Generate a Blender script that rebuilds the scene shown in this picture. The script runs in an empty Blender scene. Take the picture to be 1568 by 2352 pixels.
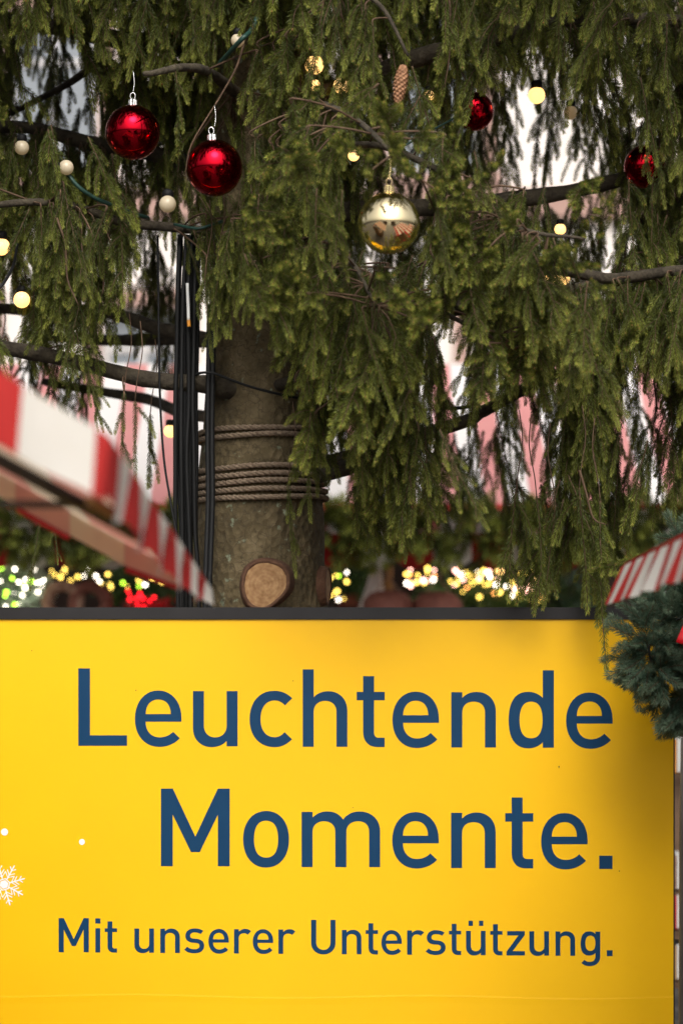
import bpy, bmesh, math, random
import numpy as np
from mathutils import Vector, Matrix, Euler, noise as mnoise
from mathutils.geometry import tessellate_polygon
R = math.radians
random.seed(7)
rng = np.random.default_rng(7)
sc = bpy.context.scene
COL = sc.collection

# ------------------------------------------------------------------ camera, sky, sun, exposure
CZ = 1.65
cam_d = bpy.data.cameras.new('camera')
cam = bpy.data.objects.new('camera', cam_d)
COL.objects.link(cam)
cam.location = (0, 0, CZ)
cam.rotation_euler = (R(90), 0, 0)
cam_d.sensor_fit = 'HORIZONTAL'
cam_d.sensor_width = 24
cam_d.lens = 85
cam_d.shift_y = 344 / 1568
cam_d.clip_end = 400
cam_d.dof.use_dof = True
cam_d.dof.focus_distance = 7.08
cam_d.dof.aperture_fstop = 2.0
sc.camera = cam

world = bpy.data.worlds.new('World')
sc.world = world
world.use_nodes = True
wn = world.node_tree
bg = wn.nodes['Background']
sky_n = wn.nodes.new('ShaderNodeTexSky')
sky_n.sky_type = 'NISHITA'
sky_n.sun_disc = False
SUN_EL, SUN_AZ = R(44), R(175)
sky_n.sun_elevation = SUN_EL
sky_n.sun_rotation = SUN_AZ
sky_n.air_density = 1.0
sky_n.dust_density = 7.0
hs = wn.nodes.new('ShaderNodeHueSaturation')
hs.inputs['Saturation'].default_value = 0.22
wn.links.new(sky_n.outputs[0], hs.inputs['Color'])
wn.links.new(hs.outputs[0], bg.inputs['Color'])
bg.inputs['Strength'].default_value = 0.15

sun_d = bpy.data.lights.new('sun', 'SUN')
sun_d.energy = 0.7
sun_d.angle = R(26)
sun_d.color = (1.0, 0.94, 0.84)
sun = bpy.data.objects.new('sun', sun_d)
COL.objects.link(sun)
sv = Vector((math.sin(SUN_AZ) * math.cos(SUN_EL), math.cos(SUN_AZ) * math.cos(SUN_EL), math.sin(SUN_EL)))
sun.rotation_euler = (-sv).to_track_quat('-Z', 'Y').to_euler()
sun.location = (-3, -6, 12)

sc.view_settings.view_transform = 'Standard'
sc.view_settings.look = 'None'
sc.view_settings.gamma = 1
sc.view_settings.use_curve_mapping = False
sc.view_settings.exposure = 0.42
sc.cycles.use_denoising = True
sc.cycles.denoising_prefilter = 'NONE'
sc.cycles.max_bounces = 8
sc.cycles.transparent_max_bounces = 8
sc.cycles.sample_clamp_indirect = 6

# ------------------------------------------------------------------ helpers
K = 24 / 85 / 1568


def P(x, y, d):
    """a spot of the place given by bearing and distance in metres"""
    return Vector(((x - 784) * K * d, d, CZ + (1520 - y) * K * d))


def px(p):
    return 784 + p[0] / (K * p[1]), 1520 - (p[2] - CZ) / (K * p[1])


class MB:
    def __init__(s):
        s.v, s.f, s.m = [], [], []

    def add(s, verts, faces, mi=0):
        n = len(s.v)
        s.v += [tuple(v) for v in verts]
        s.f += [tuple(i + n for i in f) for f in faces]
        s.m += [mi] * len(faces)
        return s

    def box(s, c, size, rot=None, mi=0):
        c = Vector(c); h = Vector(size) / 2
        vs = []
        for i in range(8):
            v = Vector(((-1, 1)[i & 1] * h.x, (-1, 1)[i >> 1 & 1] * h.y, (-1, 1)[i >> 2] * h.z))
            if rot is not None:
                v = rot @ v
            vs.append(c + v)
        s.add(vs, [(0, 2, 3, 1), (4, 5, 7, 6), (0, 1, 5, 4), (2, 6, 7, 3), (0, 4, 6, 2), (1, 3, 7, 5)], mi)
        return s

    def bar(s, a, b, w, h, mi=0):
        a, b = Vector(a), Vector(b)
        z = (b - a).normalized()
        q = z.to_track_quat('Z', 'Y').to_matrix()
        return s.box((a + b) / 2, (w, h, (b - a).length), q, mi)

    def tube(s, pts, rad, n=8, mi=0, cap=True, wob=0.0):
        pts = [Vector(p) for p in pts]
        if not hasattr(rad, '__len__'):
            rad = [rad] * len(pts)
        base = len(s.v)
        up = None
        for i, p in enumerate(pts):
            t = (pts[min(i + 1, len(pts) - 1)] - pts[max(i - 1, 0)])
            if t.length < 1e-9:
                t = Vector((0, 0, 1))
            t.normalize()
            if up is None:
                up = t.orthogonal().normalized()
            else:
                up = (up - t * up.dot(t))
                up = up.normalized() if up.length > 1e-6 else t.orthogonal().normalized()
            bi = t.cross(up)
            for k in range(n):
                a = 2 * math.pi * k / n
                r = rad[i]
                if wob:
                    r *= 1 + wob * mnoise.noise((p + up * math.cos(a) * rad[i] + bi * math.sin(a) * rad[i]) * (0.9 / max(rad[i], 0.01)))
                s.v.append(tuple(p + (up * math.cos(a) + bi * math.sin(a)) * r))
        for i in range(len(pts) - 1):
            for k in range(n):
                a = base + i * n + k; b = base + i * n + (k + 1) % n
                s.f.append((a, b, b + n, a + n)); s.m.append(mi)
        if cap:
            s.f.append(tuple(base + k for k in reversed(range(n)))); s.m.append(mi)
            e = base + (len(pts) - 1) * n
            s.f.append(tuple(e + k for k in range(n))); s.m.append(mi)
        return s

    def lathe(s, prof, c=(0, 0, 0), n=24, mi=0):
        base = len(s.v); c = Vector(c)
        for (r, z) in prof:
            for k in range(n):
                a = 2 * math.pi * k / n
                s.v.append((c.x + r * math.cos(a), c.y + r * math.sin(a), c.z + z))
        for i in range(len(prof) - 1):
            for k in range(n):
                a = base + i * n + k; b = base + i * n + (k + 1) % n
                s.f.append((a, b, b + n, a + n)); s.m.append(mi)
        return s

    def sphere(s, c, r, n=20, m=12, mi=0):
        prof = [(max(1e-5, r * math.sin(math.pi * i / m)), -r * math.cos(math.pi * i / m)) for i in range(m + 1)]
        return s.lathe(prof, c, n, mi)

    def mesh(s, name, mats, smooth=False):
        me = bpy.data.meshes.new(name)
        me.from_pydata(s.v, [], s.f)
        for m in (mats if isinstance(mats, (list, tuple)) else [mats]):
            me.materials.append(m)
        if len(me.materials) > 1:
            me.polygons.foreach_set('material_index', s.m)
        if smooth:
            me.polygons.foreach_set('use_smooth', [True] * len(me.polygons))
        me.update()
        return me

    def build(s, name, mats, parent=None, smooth=False):
        return obj(name, s.mesh(name, mats, smooth), parent)


def obj(name, data, parent=None, loc=None, rot=None, scale=None):
    o = bpy.data.objects.new(name, data)
    COL.objects.link(o)
    if parent is not None:
        o.parent = parent
        # meshes are built in world space: keep them there under a moved Empty
        o.matrix_parent_inverse = Matrix.Translation(parent.location).inverted() if parent.parent is None else Matrix.Identity(4)
    if loc is not None:
        o.location = loc
    if rot is not None:
        o.rotation_euler = rot
    if scale is not None:
        o.scale = (scale,) * 3 if not hasattr(scale, '__len__') else scale
    return o


def tag(o, label=None, cat=None, group=None, kind=None):
    if label: o['label'] = label
    if cat: o['category'] = cat
    if group: o['group'] = group
    if kind: o['kind'] = kind
    return o


def thing(name, loc, label, cat, group=None):
    o = bpy.data.objects.new(name, None)
    COL.objects.link(o)
    o.location = loc
    o.empty_display_size = 0.1
    return tag(o, label, cat, group)


def smooth_path(pts, sub=5):
    pts = [Vector(p) for p in pts]
    if len(pts) < 3:
        return [pts[0].lerp(pts[-1], i / sub) for i in range(sub + 1)]
    out = []
    ext = [pts[0] * 2 - pts[1]] + pts + [pts[-1] * 2 - pts[-2]]
    for i in range(1, len(ext) - 2):
        a, b, c, d = ext[i - 1:i + 3]
        for k in range(sub):
            t = k / sub
            out.append(0.5 * ((2 * b) + (c - a) * t + (2 * a - 5 * b + 4 * c - d) * t * t + (3 * b - a - 3 * c + d) * t ** 3))
    out.append(pts[-1])
    return out


# ------------------------------------------------------------------ materials
def mat(name, col, rough=0.6, metal=0.0, noise=None, bump=0.0, bscale=40, spec=0.5, stretch=None, island=None, inst=None, coat=0, emit=None, trans=0.0):
    m = bpy.data.materials.new(name)
    m.use_nodes = True
    nt = m.node_tree; N = nt.nodes; L = nt.links
    b = N['Principled BSDF']
    b.inputs['Base Color'].default_value = (*col, 1)
    b.inputs['Roughness'].default_value = rough
    b.inputs['Metallic'].default_value = metal
    b.inputs['Specular IOR Level'].default_value = spec
    b.inputs['Coat Weight'].default_value = coat
    src = None
    if noise or bump:
        tc = N.new('ShaderNodeTexCoord'); mp = N.new('ShaderNodeMapping')
        L.new(tc.outputs['Object'], mp.inputs['Vector'])
        if stretch: mp.inputs['Scale'].default_value = stretch
    if noise:
        col2, nsc, det = noise
        nz = N.new('ShaderNodeTexNoise'); nz.inputs['Scale'].default_value = nsc; nz.inputs['Detail'].default_value = det
        nz.inputs['Roughness'].default_value = 0.65
        L.new(mp.outputs[0], nz.inputs['Vector'])
        cr = N.new('ShaderNodeValToRGB')
        cr.color_ramp.elements[0].position = 0.36; cr.color_ramp.elements[1].position = 0.66
        cr.color_ramp.elements[0].color = (*col, 1); cr.color_ramp.elements[1].color = (*col2, 1)
        L.new(nz.outputs['Fac'], cr.inputs['Fac'])
        src = cr.outputs[0]
    if src is not None:
        L.new(src, b.inputs['Base Color'])
    if bump:
        nb = N.new('ShaderNodeTexNoise'); nb.inputs['Scale'].default_value = bscale; nb.inputs['Detail'].default_value = 6
        L.new(mp.outputs[0], nb.inputs['Vector'])
        bp = N.new('ShaderNodeBump'); bp.inputs['Strength'].default_value = bump; bp.inputs['Distance'].default_value = 0.01
        L.new(nb.outputs['Fac'], bp.inputs['Height']); L.new(bp.outputs[0], b.inputs['Normal'])
    if emit:
        b.inputs['Emission Color'].default_value = (*emit[0], 1)
        b.inputs['Emission Strength'].default_value = emit[1]
    if trans:
        tr = N.new('ShaderNodeBsdfTranslucent')
        if src is not None: L.new(src, tr.inputs['Color'])
        else: tr.inputs['Color'].default_value = (*col, 1)
        mx = N.new('ShaderNodeMixShader'); mx.inputs[0].default_value = trans
        L.new(b.outputs[0], mx.inputs[1]); L.new(tr.outputs[0], mx.inputs[2])
        L.new(mx.outputs[0], N['Material Output'].inputs['Surface'])
    return m


def needle_mat(name, dark, light, tip, rough=0.42):
    """needles: hue varies per needle and per sprig, the young shoot ends are paler (vertex attribute 'age')"""
    m = bpy.data.materials.new(name); m.use_nodes = True
    nt = m.node_tree; N = nt.nodes; L = nt.links
    b = N['Principled BSDF']
    b.inputs['Roughness'].default_value = rough
    b.inputs['Specular IOR Level'].default_value = 0.3
    ge = N.new('ShaderNodeNewGeometry'); oi = N.new('ShaderNodeObjectInfo')
    ad = N.new('ShaderNodeMath'); ad.operation = 'ADD'
    m1 = N.new('ShaderNodeMath'); m1.operation = 'MULTIPLY'; m1.inputs[1].default_value = 0.55
    m2 = N.new('ShaderNodeMath'); m2.operation = 'MULTIPLY'; m2.inputs[1].default_value = 0.5
    L.new(ge.outputs['Random Per Island'], m1.inputs[0]); L.new(oi.outputs['Random'], m2.inputs[0])
    L.new(m1.outputs[0], ad.inputs[0]); L.new(m2.outputs[0], ad.inputs[1])
    mx = N.new('ShaderNodeMix'); mx.data_type = 'RGBA'
    mx.inputs['A'].default_value = (*dark, 1); mx.inputs['B'].default_value = (*light, 1)
    L.new(ad.outputs[0], mx.inputs['Factor'])
    at = N.new('ShaderNodeAttribute'); at.attribute_name = 'age'
    mx2 = N.new('ShaderNodeMix'); mx2.data_type = 'RGBA'
    mx2.inputs['B'].default_value = (*tip, 1)
    L.new(at.outputs['Fac'], mx2.inputs['Factor']); L.new(mx.outputs['Result'], mx2.inputs['A'])
    L.new(mx2.outputs['Result'], b.inputs['Base Color'])
    tr = N.new('ShaderNodeBsdfTranslucent'); L.new(mx2.outputs['Result'], tr.inputs['Color'])
    ms = N.new('ShaderNodeMixShader'); ms.inputs[0].default_value = 0.22
    L.new(b.outputs[0], ms.inputs[1]); L.new(tr.outputs[0], ms.inputs[2])
    L.new(ms.outputs[0], N['Material Output'].inputs['Surface'])
    return m


M = {}
M['needle'] = needle_mat('spruce_needles', (0.012, 0.020, 0.003), (0.090, 0.112, 0.016), (0.36, 0.39, 0.068), 0.48)  # young growth, with highlights and deep contrast exaggerated into the colours
M['fakefir'] = needle_mat('artificial_fir', (0.028, 0.060, 0.036), (0.080, 0.130, 0.086), (0.15, 0.20, 0.125), 0.35)
M['twig'] = mat('twig_bark', (0.06, 0.030, 0.014), 0.8, noise=((0.125, 0.075, 0.04), 30, 3))
M['bud'] = mat('bud', (0.33, 0.17, 0.05), 0.6)
M['limb'] = mat('limb_bark', (0.030, 0.022, 0.013), 0.9, noise=((0.078, 0.062, 0.038), 22, 8), bump=0.8, bscale=60)
M['wood_cut'] = mat('cut_wood', (0.48, 0.28, 0.13), 0.7)
M['trunk'] = None
M['rope'] = mat('rope', (0.19, 0.13, 0.085), 0.9, noise=((0.33, 0.25, 0.17), 120, 4), bump=0.5, bscale=400)
M['black'] = mat('black_rubber', (0.009, 0.009, 0.009), 0.6, spec=0.25)
M['green_cable'] = mat('green_cable', (0.02, 0.06, 0.045), 0.45)
M['white_plastic'] = mat('white_plastic', (0.75, 0.75, 0.72), 0.4)
M['orange_plastic'] = mat('orange_plastic', (0.7, 0.28, 0.03), 0.4)
M['yellow'] = mat('yellow_foil', (0.88, 0.488, 0.001), 0.36, noise=((0.86, 0.473, 0.001), 3, 2), bump=0.04, bscale=900, spec=0.35)
M['blue'] = mat('blue_print', (0.003, 0.038, 0.098), 0.4, noise=((0.004, 0.042, 0.105), 8, 2), bump=0.05, bscale=700, spec=0.22)
M['print_white'] = mat('white_print', (0.80, 0.79, 0.80), 0.4)
M['frame'] = mat('dark_frame', (0.013, 0.011, 0.011), 0.45, noise=((0.018, 0.016, 0.016), 6, 3), spec=0.3)
M['speck'] = mat('dirt', (0.12, 0.06, 0.02), 0.9)
M['red_ball'] = mat('red_glass', (0.42, 0.004, 0.014), 0.07, metal=1.0)
M['gold_ball'] = mat('gold_glass', (0.98, 0.80, 0.47), 0.07, metal=1.0)
M['silver'] = mat('silver_cap', (0.75, 0.74, 0.72), 0.25, metal=1.0, bump=0.2, bscale=300)
M['gold_cap'] = mat('gold_cap', (0.86, 0.68, 0.34), 0.25, metal=1.0, bump=0.2, bscale=300)
M['bulb_on'] = mat('lit_bulb', (0.9, 0.8, 0.6), 0.3, emit=((1.0, 0.55, 0.16), 1.7))
M['bulb_off'] = mat('milky_bulb', (0.52, 0.46, 0.34), 0.25, emit=((1.0, 0.66, 0.30), 0.10))
M['cone'] = mat('cone_scales', (0.22, 0.10, 0.045), 0.75, noise=((0.42, 0.22, 0.11), 60, 3))
M['can_red'] = mat('red_canvas', (0.50, 0.022, 0.018), 0.8, noise=((0.56, 0.03, 0.024), 5, 3), trans=0.5, bump=0.1, bscale=300)
M['can_white'] = mat('white_canvas', (0.78, 0.75, 0.70), 0.8, noise=((0.72, 0.69, 0.63), 5, 3), trans=0.5, bump=0.1, bscale=300)
M['far_red'] = mat('hazed_red_canvas', (0.66, 0.30, 0.28), 0.85, noise=((0.62, 0.26, 0.25), 3, 3), trans=0.3)  # red canvas; haze and overexposure are put into the paler colour
M['far_white'] = mat('hazed_white_canvas', (0.82, 0.78, 0.75), 0.85, trans=0.3)  # pair to the paled red, overexposed look put into the colour
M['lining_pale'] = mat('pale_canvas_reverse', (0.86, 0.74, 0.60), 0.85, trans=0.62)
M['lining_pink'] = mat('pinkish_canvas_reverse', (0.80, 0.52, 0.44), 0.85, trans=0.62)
M['roof_thin_pale'] = mat('thin_pale_roof', (0.86, 0.76, 0.64), 0.85, trans=0.75)  # roof canvas paled so its underside looks lit through from above
M['roof_thin_pink'] = mat('thin_pink_roof', (0.80, 0.52, 0.45), 0.85, trans=0.75)  # pink in place of red, the lit-through look put into the colour
M['hem_red'] = mat('red_hem', (0.42, 0.012, 0.014), 0.75)
M['metal_dark'] = mat('dark_metal', (0.02, 0.018, 0.017), 0.5)
M['metal_grey'] = mat('grey_post', (0.085, 0.075, 0.065), 0.55, noise=((0.11, 0.10, 0.085), 5, 4))
M['batten'] = mat('batten', (0.45, 0.26, 0.09), 0.6, noise=((0.38, 0.2, 0.07), 12, 4))
M['plank'] = mat('stall_wood', (0.10, 0.055, 0.028), 0.7, noise=((0.15, 0.085, 0.045), 10, 5), stretch=(1, 1, 6))
M['dark_in'] = mat('stall_inside', (0.045, 0.028, 0.02), 0.8)
M['red_satin'] = mat('red_satin', (0.50, 0.006, 0.012), 0.35)
M['white_cloth'] = mat('white_cloth', (0.8, 0.8, 0.77), 0.8)
M['leaf'] = mat('green_leaves', (0.03, 0.09, 0.03), 0.5, noise=((0.08, 0.17, 0.05), 14, 3))
M['frost'] = mat('frosted_leaves', (0.40, 0.58, 0.42), 0.5, noise=((0.80, 0.85, 0.80), 14, 3))
M['basket'] = mat('wicker', (0.16, 0.045, 0.03), 0.7, noise=((0.24, 0.08, 0.05), 50, 4), bump=0.5, bscale=120)
M['pretzel'] = mat('brown_plush', (0.26, 0.12, 0.07), 0.9, noise=((0.45, 0.28, 0.2), 40, 3), bump=0.5, bscale=120)
M['berry'] = mat('red_berry', (0.5, 0.005, 0.01), 0.25)
for nm, c, s in (('yellow', (1.0, 0.68, 0.12), 5), ('orange', (1.0, 0.40, 0.10), 7), ('pink', (1.0, 0.50, 0.40), 7), ('white', (1.0, 0.90, 0.74), 8), ('green', (0.55, 1.0, 0.06), 5), ('red', (1.0, 0.01, 0.02), 5)):
    M['led_' + nm] = mat('led_' + nm, c, 0.4, emit=(c, s))
M['wall'] = mat('sandstone_render', (0.76, 0.70, 0.64), 0.9, noise=((0.71, 0.64, 0.58), 1.2, 6), bump=0.2, bscale=20)
M['stone'] = mat('sandstone_trim', (0.42, 0.27, 0.22), 0.85, noise=((0.36, 0.22, 0.18), 2, 6))
M['wframe'] = mat('window_frame', (0.55, 0.52, 0.50), 0.5)
M['glass'] = mat('window_glass', (0.16, 0.18, 0.20), 0.08, spec=0.8)
M['roof_tile'] = mat('roof_tile', (0.22, 0.08, 0.05), 0.8, noise=((0.3, 0.12, 0.08), 3, 4))


def ground_mat():
    m = bpy.data.materials.new('cobbles'); m.use_nodes = True
    nt = m.node_tree; N = nt.nodes; L = nt.links; b = N['Principled BSDF']
    tc = N.new('ShaderNodeTexCoord'); vo = N.new('ShaderNodeTexVoronoi'); vo.inputs['Scale'].default_value = 8
    L.new(tc.outputs['Object'], vo.inputs['Vector'])
    cr = N.new('ShaderNodeValToRGB')
    cr.color_ramp.elements[0].color = (0.075, 0.068, 0.060, 1); cr.color_ramp.elements[1].color = (0.025, 0.023, 0.022, 1)
    cr.color_ramp.elements[0].position = 0.3; cr.color_ramp.elements[1].position = 0.75
    L.new(vo.outputs['Distance'], cr.inputs['Fac']); L.new(cr.outputs[0], b.inputs['Base Color'])
    b.inputs['Roughness'].default_value = 0.7
    bp = N.new('ShaderNodeBump'); bp.invert = True; bp.inputs['Distance'].default_value = 0.02
    L.new(vo.outputs['Distance'], bp.inputs['Height']); L.new(bp.outputs[0], b.inputs['Normal'])
    return m


def trunk_mat():
    m = bpy.data.materials.new('spruce_bark'); m.use_nodes = True
    nt = m.node_tree; N = nt.nodes; L = nt.links; b = N['Principled BSDF']
    b.inputs['Roughness'].default_value = 0.9
    tc = N.new('ShaderNodeTexCoord')
    n1 = N.new('ShaderNodeTexNoise'); n1.inputs['Scale'].default_value = 9; n1.inputs['Detail'].default_value = 9; n1.inputs['Roughness'].default_value = 0.7
    L.new(tc.outputs['Object'], n1.inputs['Vector'])
    cr = N.new('ShaderNodeValToRGB')
    for i, (p, c) in enumerate(((0.3, (0.050, 0.036, 0.016)), (0.5, (0.112, 0.083, 0.038)), (0.7, (0.20, 0.150, 0.078)))):
        e = cr.color_ramp.elements[i] if i < 2 else cr.color_ramp.elements.new(p)
        e.position = p; e.color = (*c, 1)
    L.new(n1.outputs['Fac'], cr.inputs['Fac'])
    # grey-green lichen specks
    n2 = N.new('ShaderNodeTexNoise'); n2.inputs['Scale'].default_value = 34; n2.inputs['Detail'].default_value = 4
    L.new(tc.outputs['Object'], n2.inputs['Vector'])
    c2 = N.new('ShaderNodeValToRGB'); c2.color_ramp.elements[0].position = 0.64; c2.color_ramp.elements[1].position = 0.70
    L.new(n2.outputs['Fac'], c2.inputs['Fac'])
    mx = N.new('ShaderNodeMix'); mx.data_type = 'RGBA'; mx.inputs['B'].default_value = (0.21, 0.23, 0.15, 1)
    L.new(c2.outputs[0], mx.inputs['Factor']); L.new(cr.outputs[0], mx.inputs['A'])
    vf = N.new('ShaderNodeTexVoronoi'); vf.feature = 'DISTANCE_TO_EDGE'; vf.inputs['Scale'].default_value = 30
    nw = N.new('ShaderNodeTexNoise'); nw.inputs['Scale'].default_value = 14; nw.inputs['Detail'].default_value = 3
    L.new(tc.outputs['Object'], nw.inputs['Vector'])
    vm = N.new('ShaderNodeMix'); vm.data_type = 'VECTOR'; vm.inputs['Factor'].default_value = 0.12
    L.new(tc.outputs['Object'], vm.inputs['A']); L.new(nw.outputs['Color'], vm.inputs['B'])
    L.new(vm.outputs['Result'] if 'Result' in vm.outputs else vm.outputs[1], vf.inputs['Vector'])
    cf = N.new('ShaderNodeValToRGB'); cf.color_ramp.elements[0].position = 0.0; cf.color_ramp.elements[1].position = 0.05
    cf.color_ramp.elements[0].color = (.6, .6, .6, 1); cf.color_ramp.elements[1].color = (0, 0, 0, 1)
    L.new(vf.outputs['Distance'], cf.inputs['Fac'])
    m3 = N.new('ShaderNodeMix'); m3.data_type = 'RGBA'; m3.inputs['B'].default_value = (0.028, 0.019, 0.010, 1)
    L.new(cf.outputs[0], m3.inputs['Factor']); L.new(mx.outputs['Result'], m3.inputs['A'])
    L.new(m3.outputs['Result'], b.inputs['Base Color'])
    vo = N.new('ShaderNodeTexVoronoi'); vo.inputs['Scale'].default_value = 55
    mp = N.new('ShaderNodeMapping'); mp.inputs['Scale'].default_value = (1, 1, 0.7)
    L.new(tc.outputs['Object'], mp.inputs['Vector']); L.new(mp.outputs[0], vo.inputs['Vector'])
    ad = N.new('ShaderNodeMath'); ad.operation = 'ADD'
    L.new(vo.outputs['Distance'], ad.inputs[0]); L.new(n1.outputs['Fac'], ad.inputs[1])
    bp = N.new('ShaderNodeBump'); bp.inputs['Strength'].default_value = 0.65; bp.inputs['Distance'].default_value = 0.013
    L.new(ad.outputs[0], bp.inputs['Height']); L.new(bp.outputs[0], b.inputs['Normal'])
    return m


def rings_mat():
    m = bpy.data.materials.new('end_grain'); m.use_nodes = True
    nt = m.node_tree; N = nt.nodes; L = nt.links; b = N['Principled BSDF']
    b.inputs['Roughness'].default_value = 0.75
    tc = N.new('ShaderNodeTexCoord')
    wv = N.new('ShaderNodeTexWave'); wv.wave_type = 'RINGS'; wv.rings_direction = 'Z'
    wv.inputs['Scale'].default_value = 28; wv.inputs['Distortion'].default_value = 2.5; wv.inputs['Detail'].default_value = 3; wv.inputs['Detail Scale'].default_value = 1.2
    L.new(tc.outputs['Object'], wv.inputs['Vector'])
    nz = N.new('ShaderNodeTexNoise'); nz.inputs['Scale'].default_value = 45; nz.inputs['Detail'].default_value = 5
    L.new(tc.outputs['Object'], nz.inputs['Vector'])
    mu = N.new('ShaderNodeMath'); mu.operation = 'MULTIPLY_ADD'; mu.inputs[1].default_value = 0.07
    L.new(wv.outputs['Fac'], mu.inputs[0]); L.new(nz.outputs['Fac'], mu.inputs[2])
    cr = N.new('ShaderNodeValToRGB')
    cr.color_ramp.elements[0].position = 0.38; cr.color_ramp.elements[0].color = (0.27, 0.135, 0.05, 1)
    cr.color_ramp.elements[1].position = 0.72; cr.color_ramp.elements[1].color = (0.46, 0.27, 0.12, 1)
    L.new(mu.outputs[0], cr.inputs['Fac']); L.new(cr.outputs[0], b.inputs['Base Color'])
    return m


M['ground'] = ground_mat()
M['trunk'] = trunk_mat()
M['rings'] = rings_mat()

# ------------------------------------------------------------------ setting: ground and buildings
g = MB().add([(-150, -150, 0), (150, -150, 0), (150, 150, 0), (-150, 150, 0)], [(0, 1, 2, 3)]).build('ground', M['ground'])
tag(g, 'grey cobbled market square', None, None, 'structure')


def building(label, y0, x0, x1, h, wins, facing=-1, bands=()):
    """facade in the plane y0, rooms behind; wins = (xc, zc, w, h)"""
    b = thing('town_house', ((x0 + x1) / 2, y0, 0), label, 'building')
    # wall built round its window openings: a grid of wall pieces
    xs = sorted({x0, x1, *[w[0] - w[2] / 2 for w in wins], *[w[0] + w[2] / 2 for w in wins]})
    zs = sorted({0, h, *[w[1] - w[3] / 2 for w in wins], *[w[1] + w[3] / 2 for w in wins]})
    mb = MB()
    for i in range(len(xs) - 1):
        for j in range(len(zs) - 1):
            cx, cz = (xs[i] + xs[i + 1]) / 2, (zs[j] + zs[j + 1]) / 2
            if any(abs(cx - w[0]) < w[2] / 2 and abs(cz - w[1]) < w[3] / 2 for w in wins):
                continue
            q = [(xs[i], y0, zs[j]), (xs[i + 1], y0, zs[j]), (xs[i + 1], y0, zs[j + 1]), (xs[i], y0, zs[j + 1])]
            mb.add(q, [(0, 1, 2, 3)])
    s = -facing
    mb.box(((x0 + x1) / 2, y0 + s * 6.2, h / 2), (x1 - x0, 11.2, h))
    for w in wins:   # reveals
        l, r_, t, bt = w[0] - w[2] / 2, w[0] + w[2] / 2, w[1] + w[3] / 2, w[1] - w[3] / 2
        d = y0 + s * 0.3
        mb.add([(l, y0, bt), (l, d, bt), (l, d, t), (l, y0, t)], [(0, 1, 2, 3)])
        mb.add([(r_, y0, bt), (r_, d, bt), (r_, d, t), (r_, y0, t)], [(0, 1, 2, 3)])
        mb.add([(l, y0, t), (r_, y0, t), (r_, d, t), (l, d, t)], [(0, 1, 2, 3)])
        mb.add([(l, y0, bt), (r_, y0, bt), (r_, d, bt), (l, d, bt)], [(0, 1, 2, 3)])
    mb.build('wall', M['wall'], b)
    for z in bands:
        MB().box(((x0 + x1) / 2, y0 + facing * 0.09, z), (x1 - x0, 0.18, 0.35)).build('cornice', M['stone'], b)
    rf = MB()
    yb = y0 + s * 12; ym = y0 + s * 6
    e = y0 + facing * 0.5
    rf.add([(x0, e, h + 0.02), (x1, e, h + 0.02), (x1, ym, h + 5), (x0, ym, h + 5), (x0, yb, h + 0.02), (x1, yb, h + 0.02)], [(0, 1, 2, 3), (3, 2, 5, 4), (0, 3, 4), (1, 5, 2)])
    rf.build('roof', M['roof_tile'], b)
    for (xc, zc, w, hh) in wins:
        f = MB()
        yd = y0 + s * 0.22
        t = 0.09
        f.box((xc - w / 2 + t / 2, yd, zc), (t, 0.08, hh)).box((xc + w / 2 - t / 2, yd, zc), (t, 0.08, hh))
        f.box((xc, yd, zc + hh / 2 - t / 2), (w - 2 * t, 0.08, t)).box((xc, yd, zc - hh / 2 + t / 2), (w - 2 * t, 0.08, t))
        f.box((xc, yd, zc), (0.08, 0.07, hh - 2 * t)).box((xc, yd + facing * 0.002, zc + hh * 0.2), (w - 2 * t, 0.07, 0.07))
        fo = f.build('window', M['wframe'], b)
        MB().box((xc, y0 + s * 0.25, zc), (w - 0.1, 0.02, hh - 0.1)).build('pane', M['glass'], fo)
        su = MB()
        tt = 0.2
        su.box((xc - w / 2 - tt / 2, y0 + facing * 0.03, zc), (tt, 0.1, hh)).box((xc + w / 2 + tt / 2, y0 + facing * 0.03, zc), (tt, 0.1, hh))
        su.box((xc, y0 + facing * 0.03, zc + hh / 2 + tt / 2), (w + 2 * tt, 0.1, tt))
        su.build('surround', M['stone'], fo)
        MB().box((xc, y0 + facing * 0.08, zc - hh / 2 - 0.09), (w + 0.5, 0.24, 0.16)).build('sill', M['stone'], fo)
    return b


k30 = K * 30
wins = []
for xp in (-760, -330, 120, 560, 1000, 1700, 2140):
    wins.append(((xp - 784) * k30, CZ + (1520 - 210) * k30, 1.15, 2.05))
for xp in (-560, -120, 325, 760, 1170, 1620, 2060):
    wins.append(((xp - 784) * k30, CZ + (1520 - 860) * k30, 1.0, 1.7))
building('cream rendered town house with stone framed windows behind the tree', 30, -14, 14, 13.5, wins, -1, bands=(CZ + (1520 - 470) * k30, 13.3))

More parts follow.
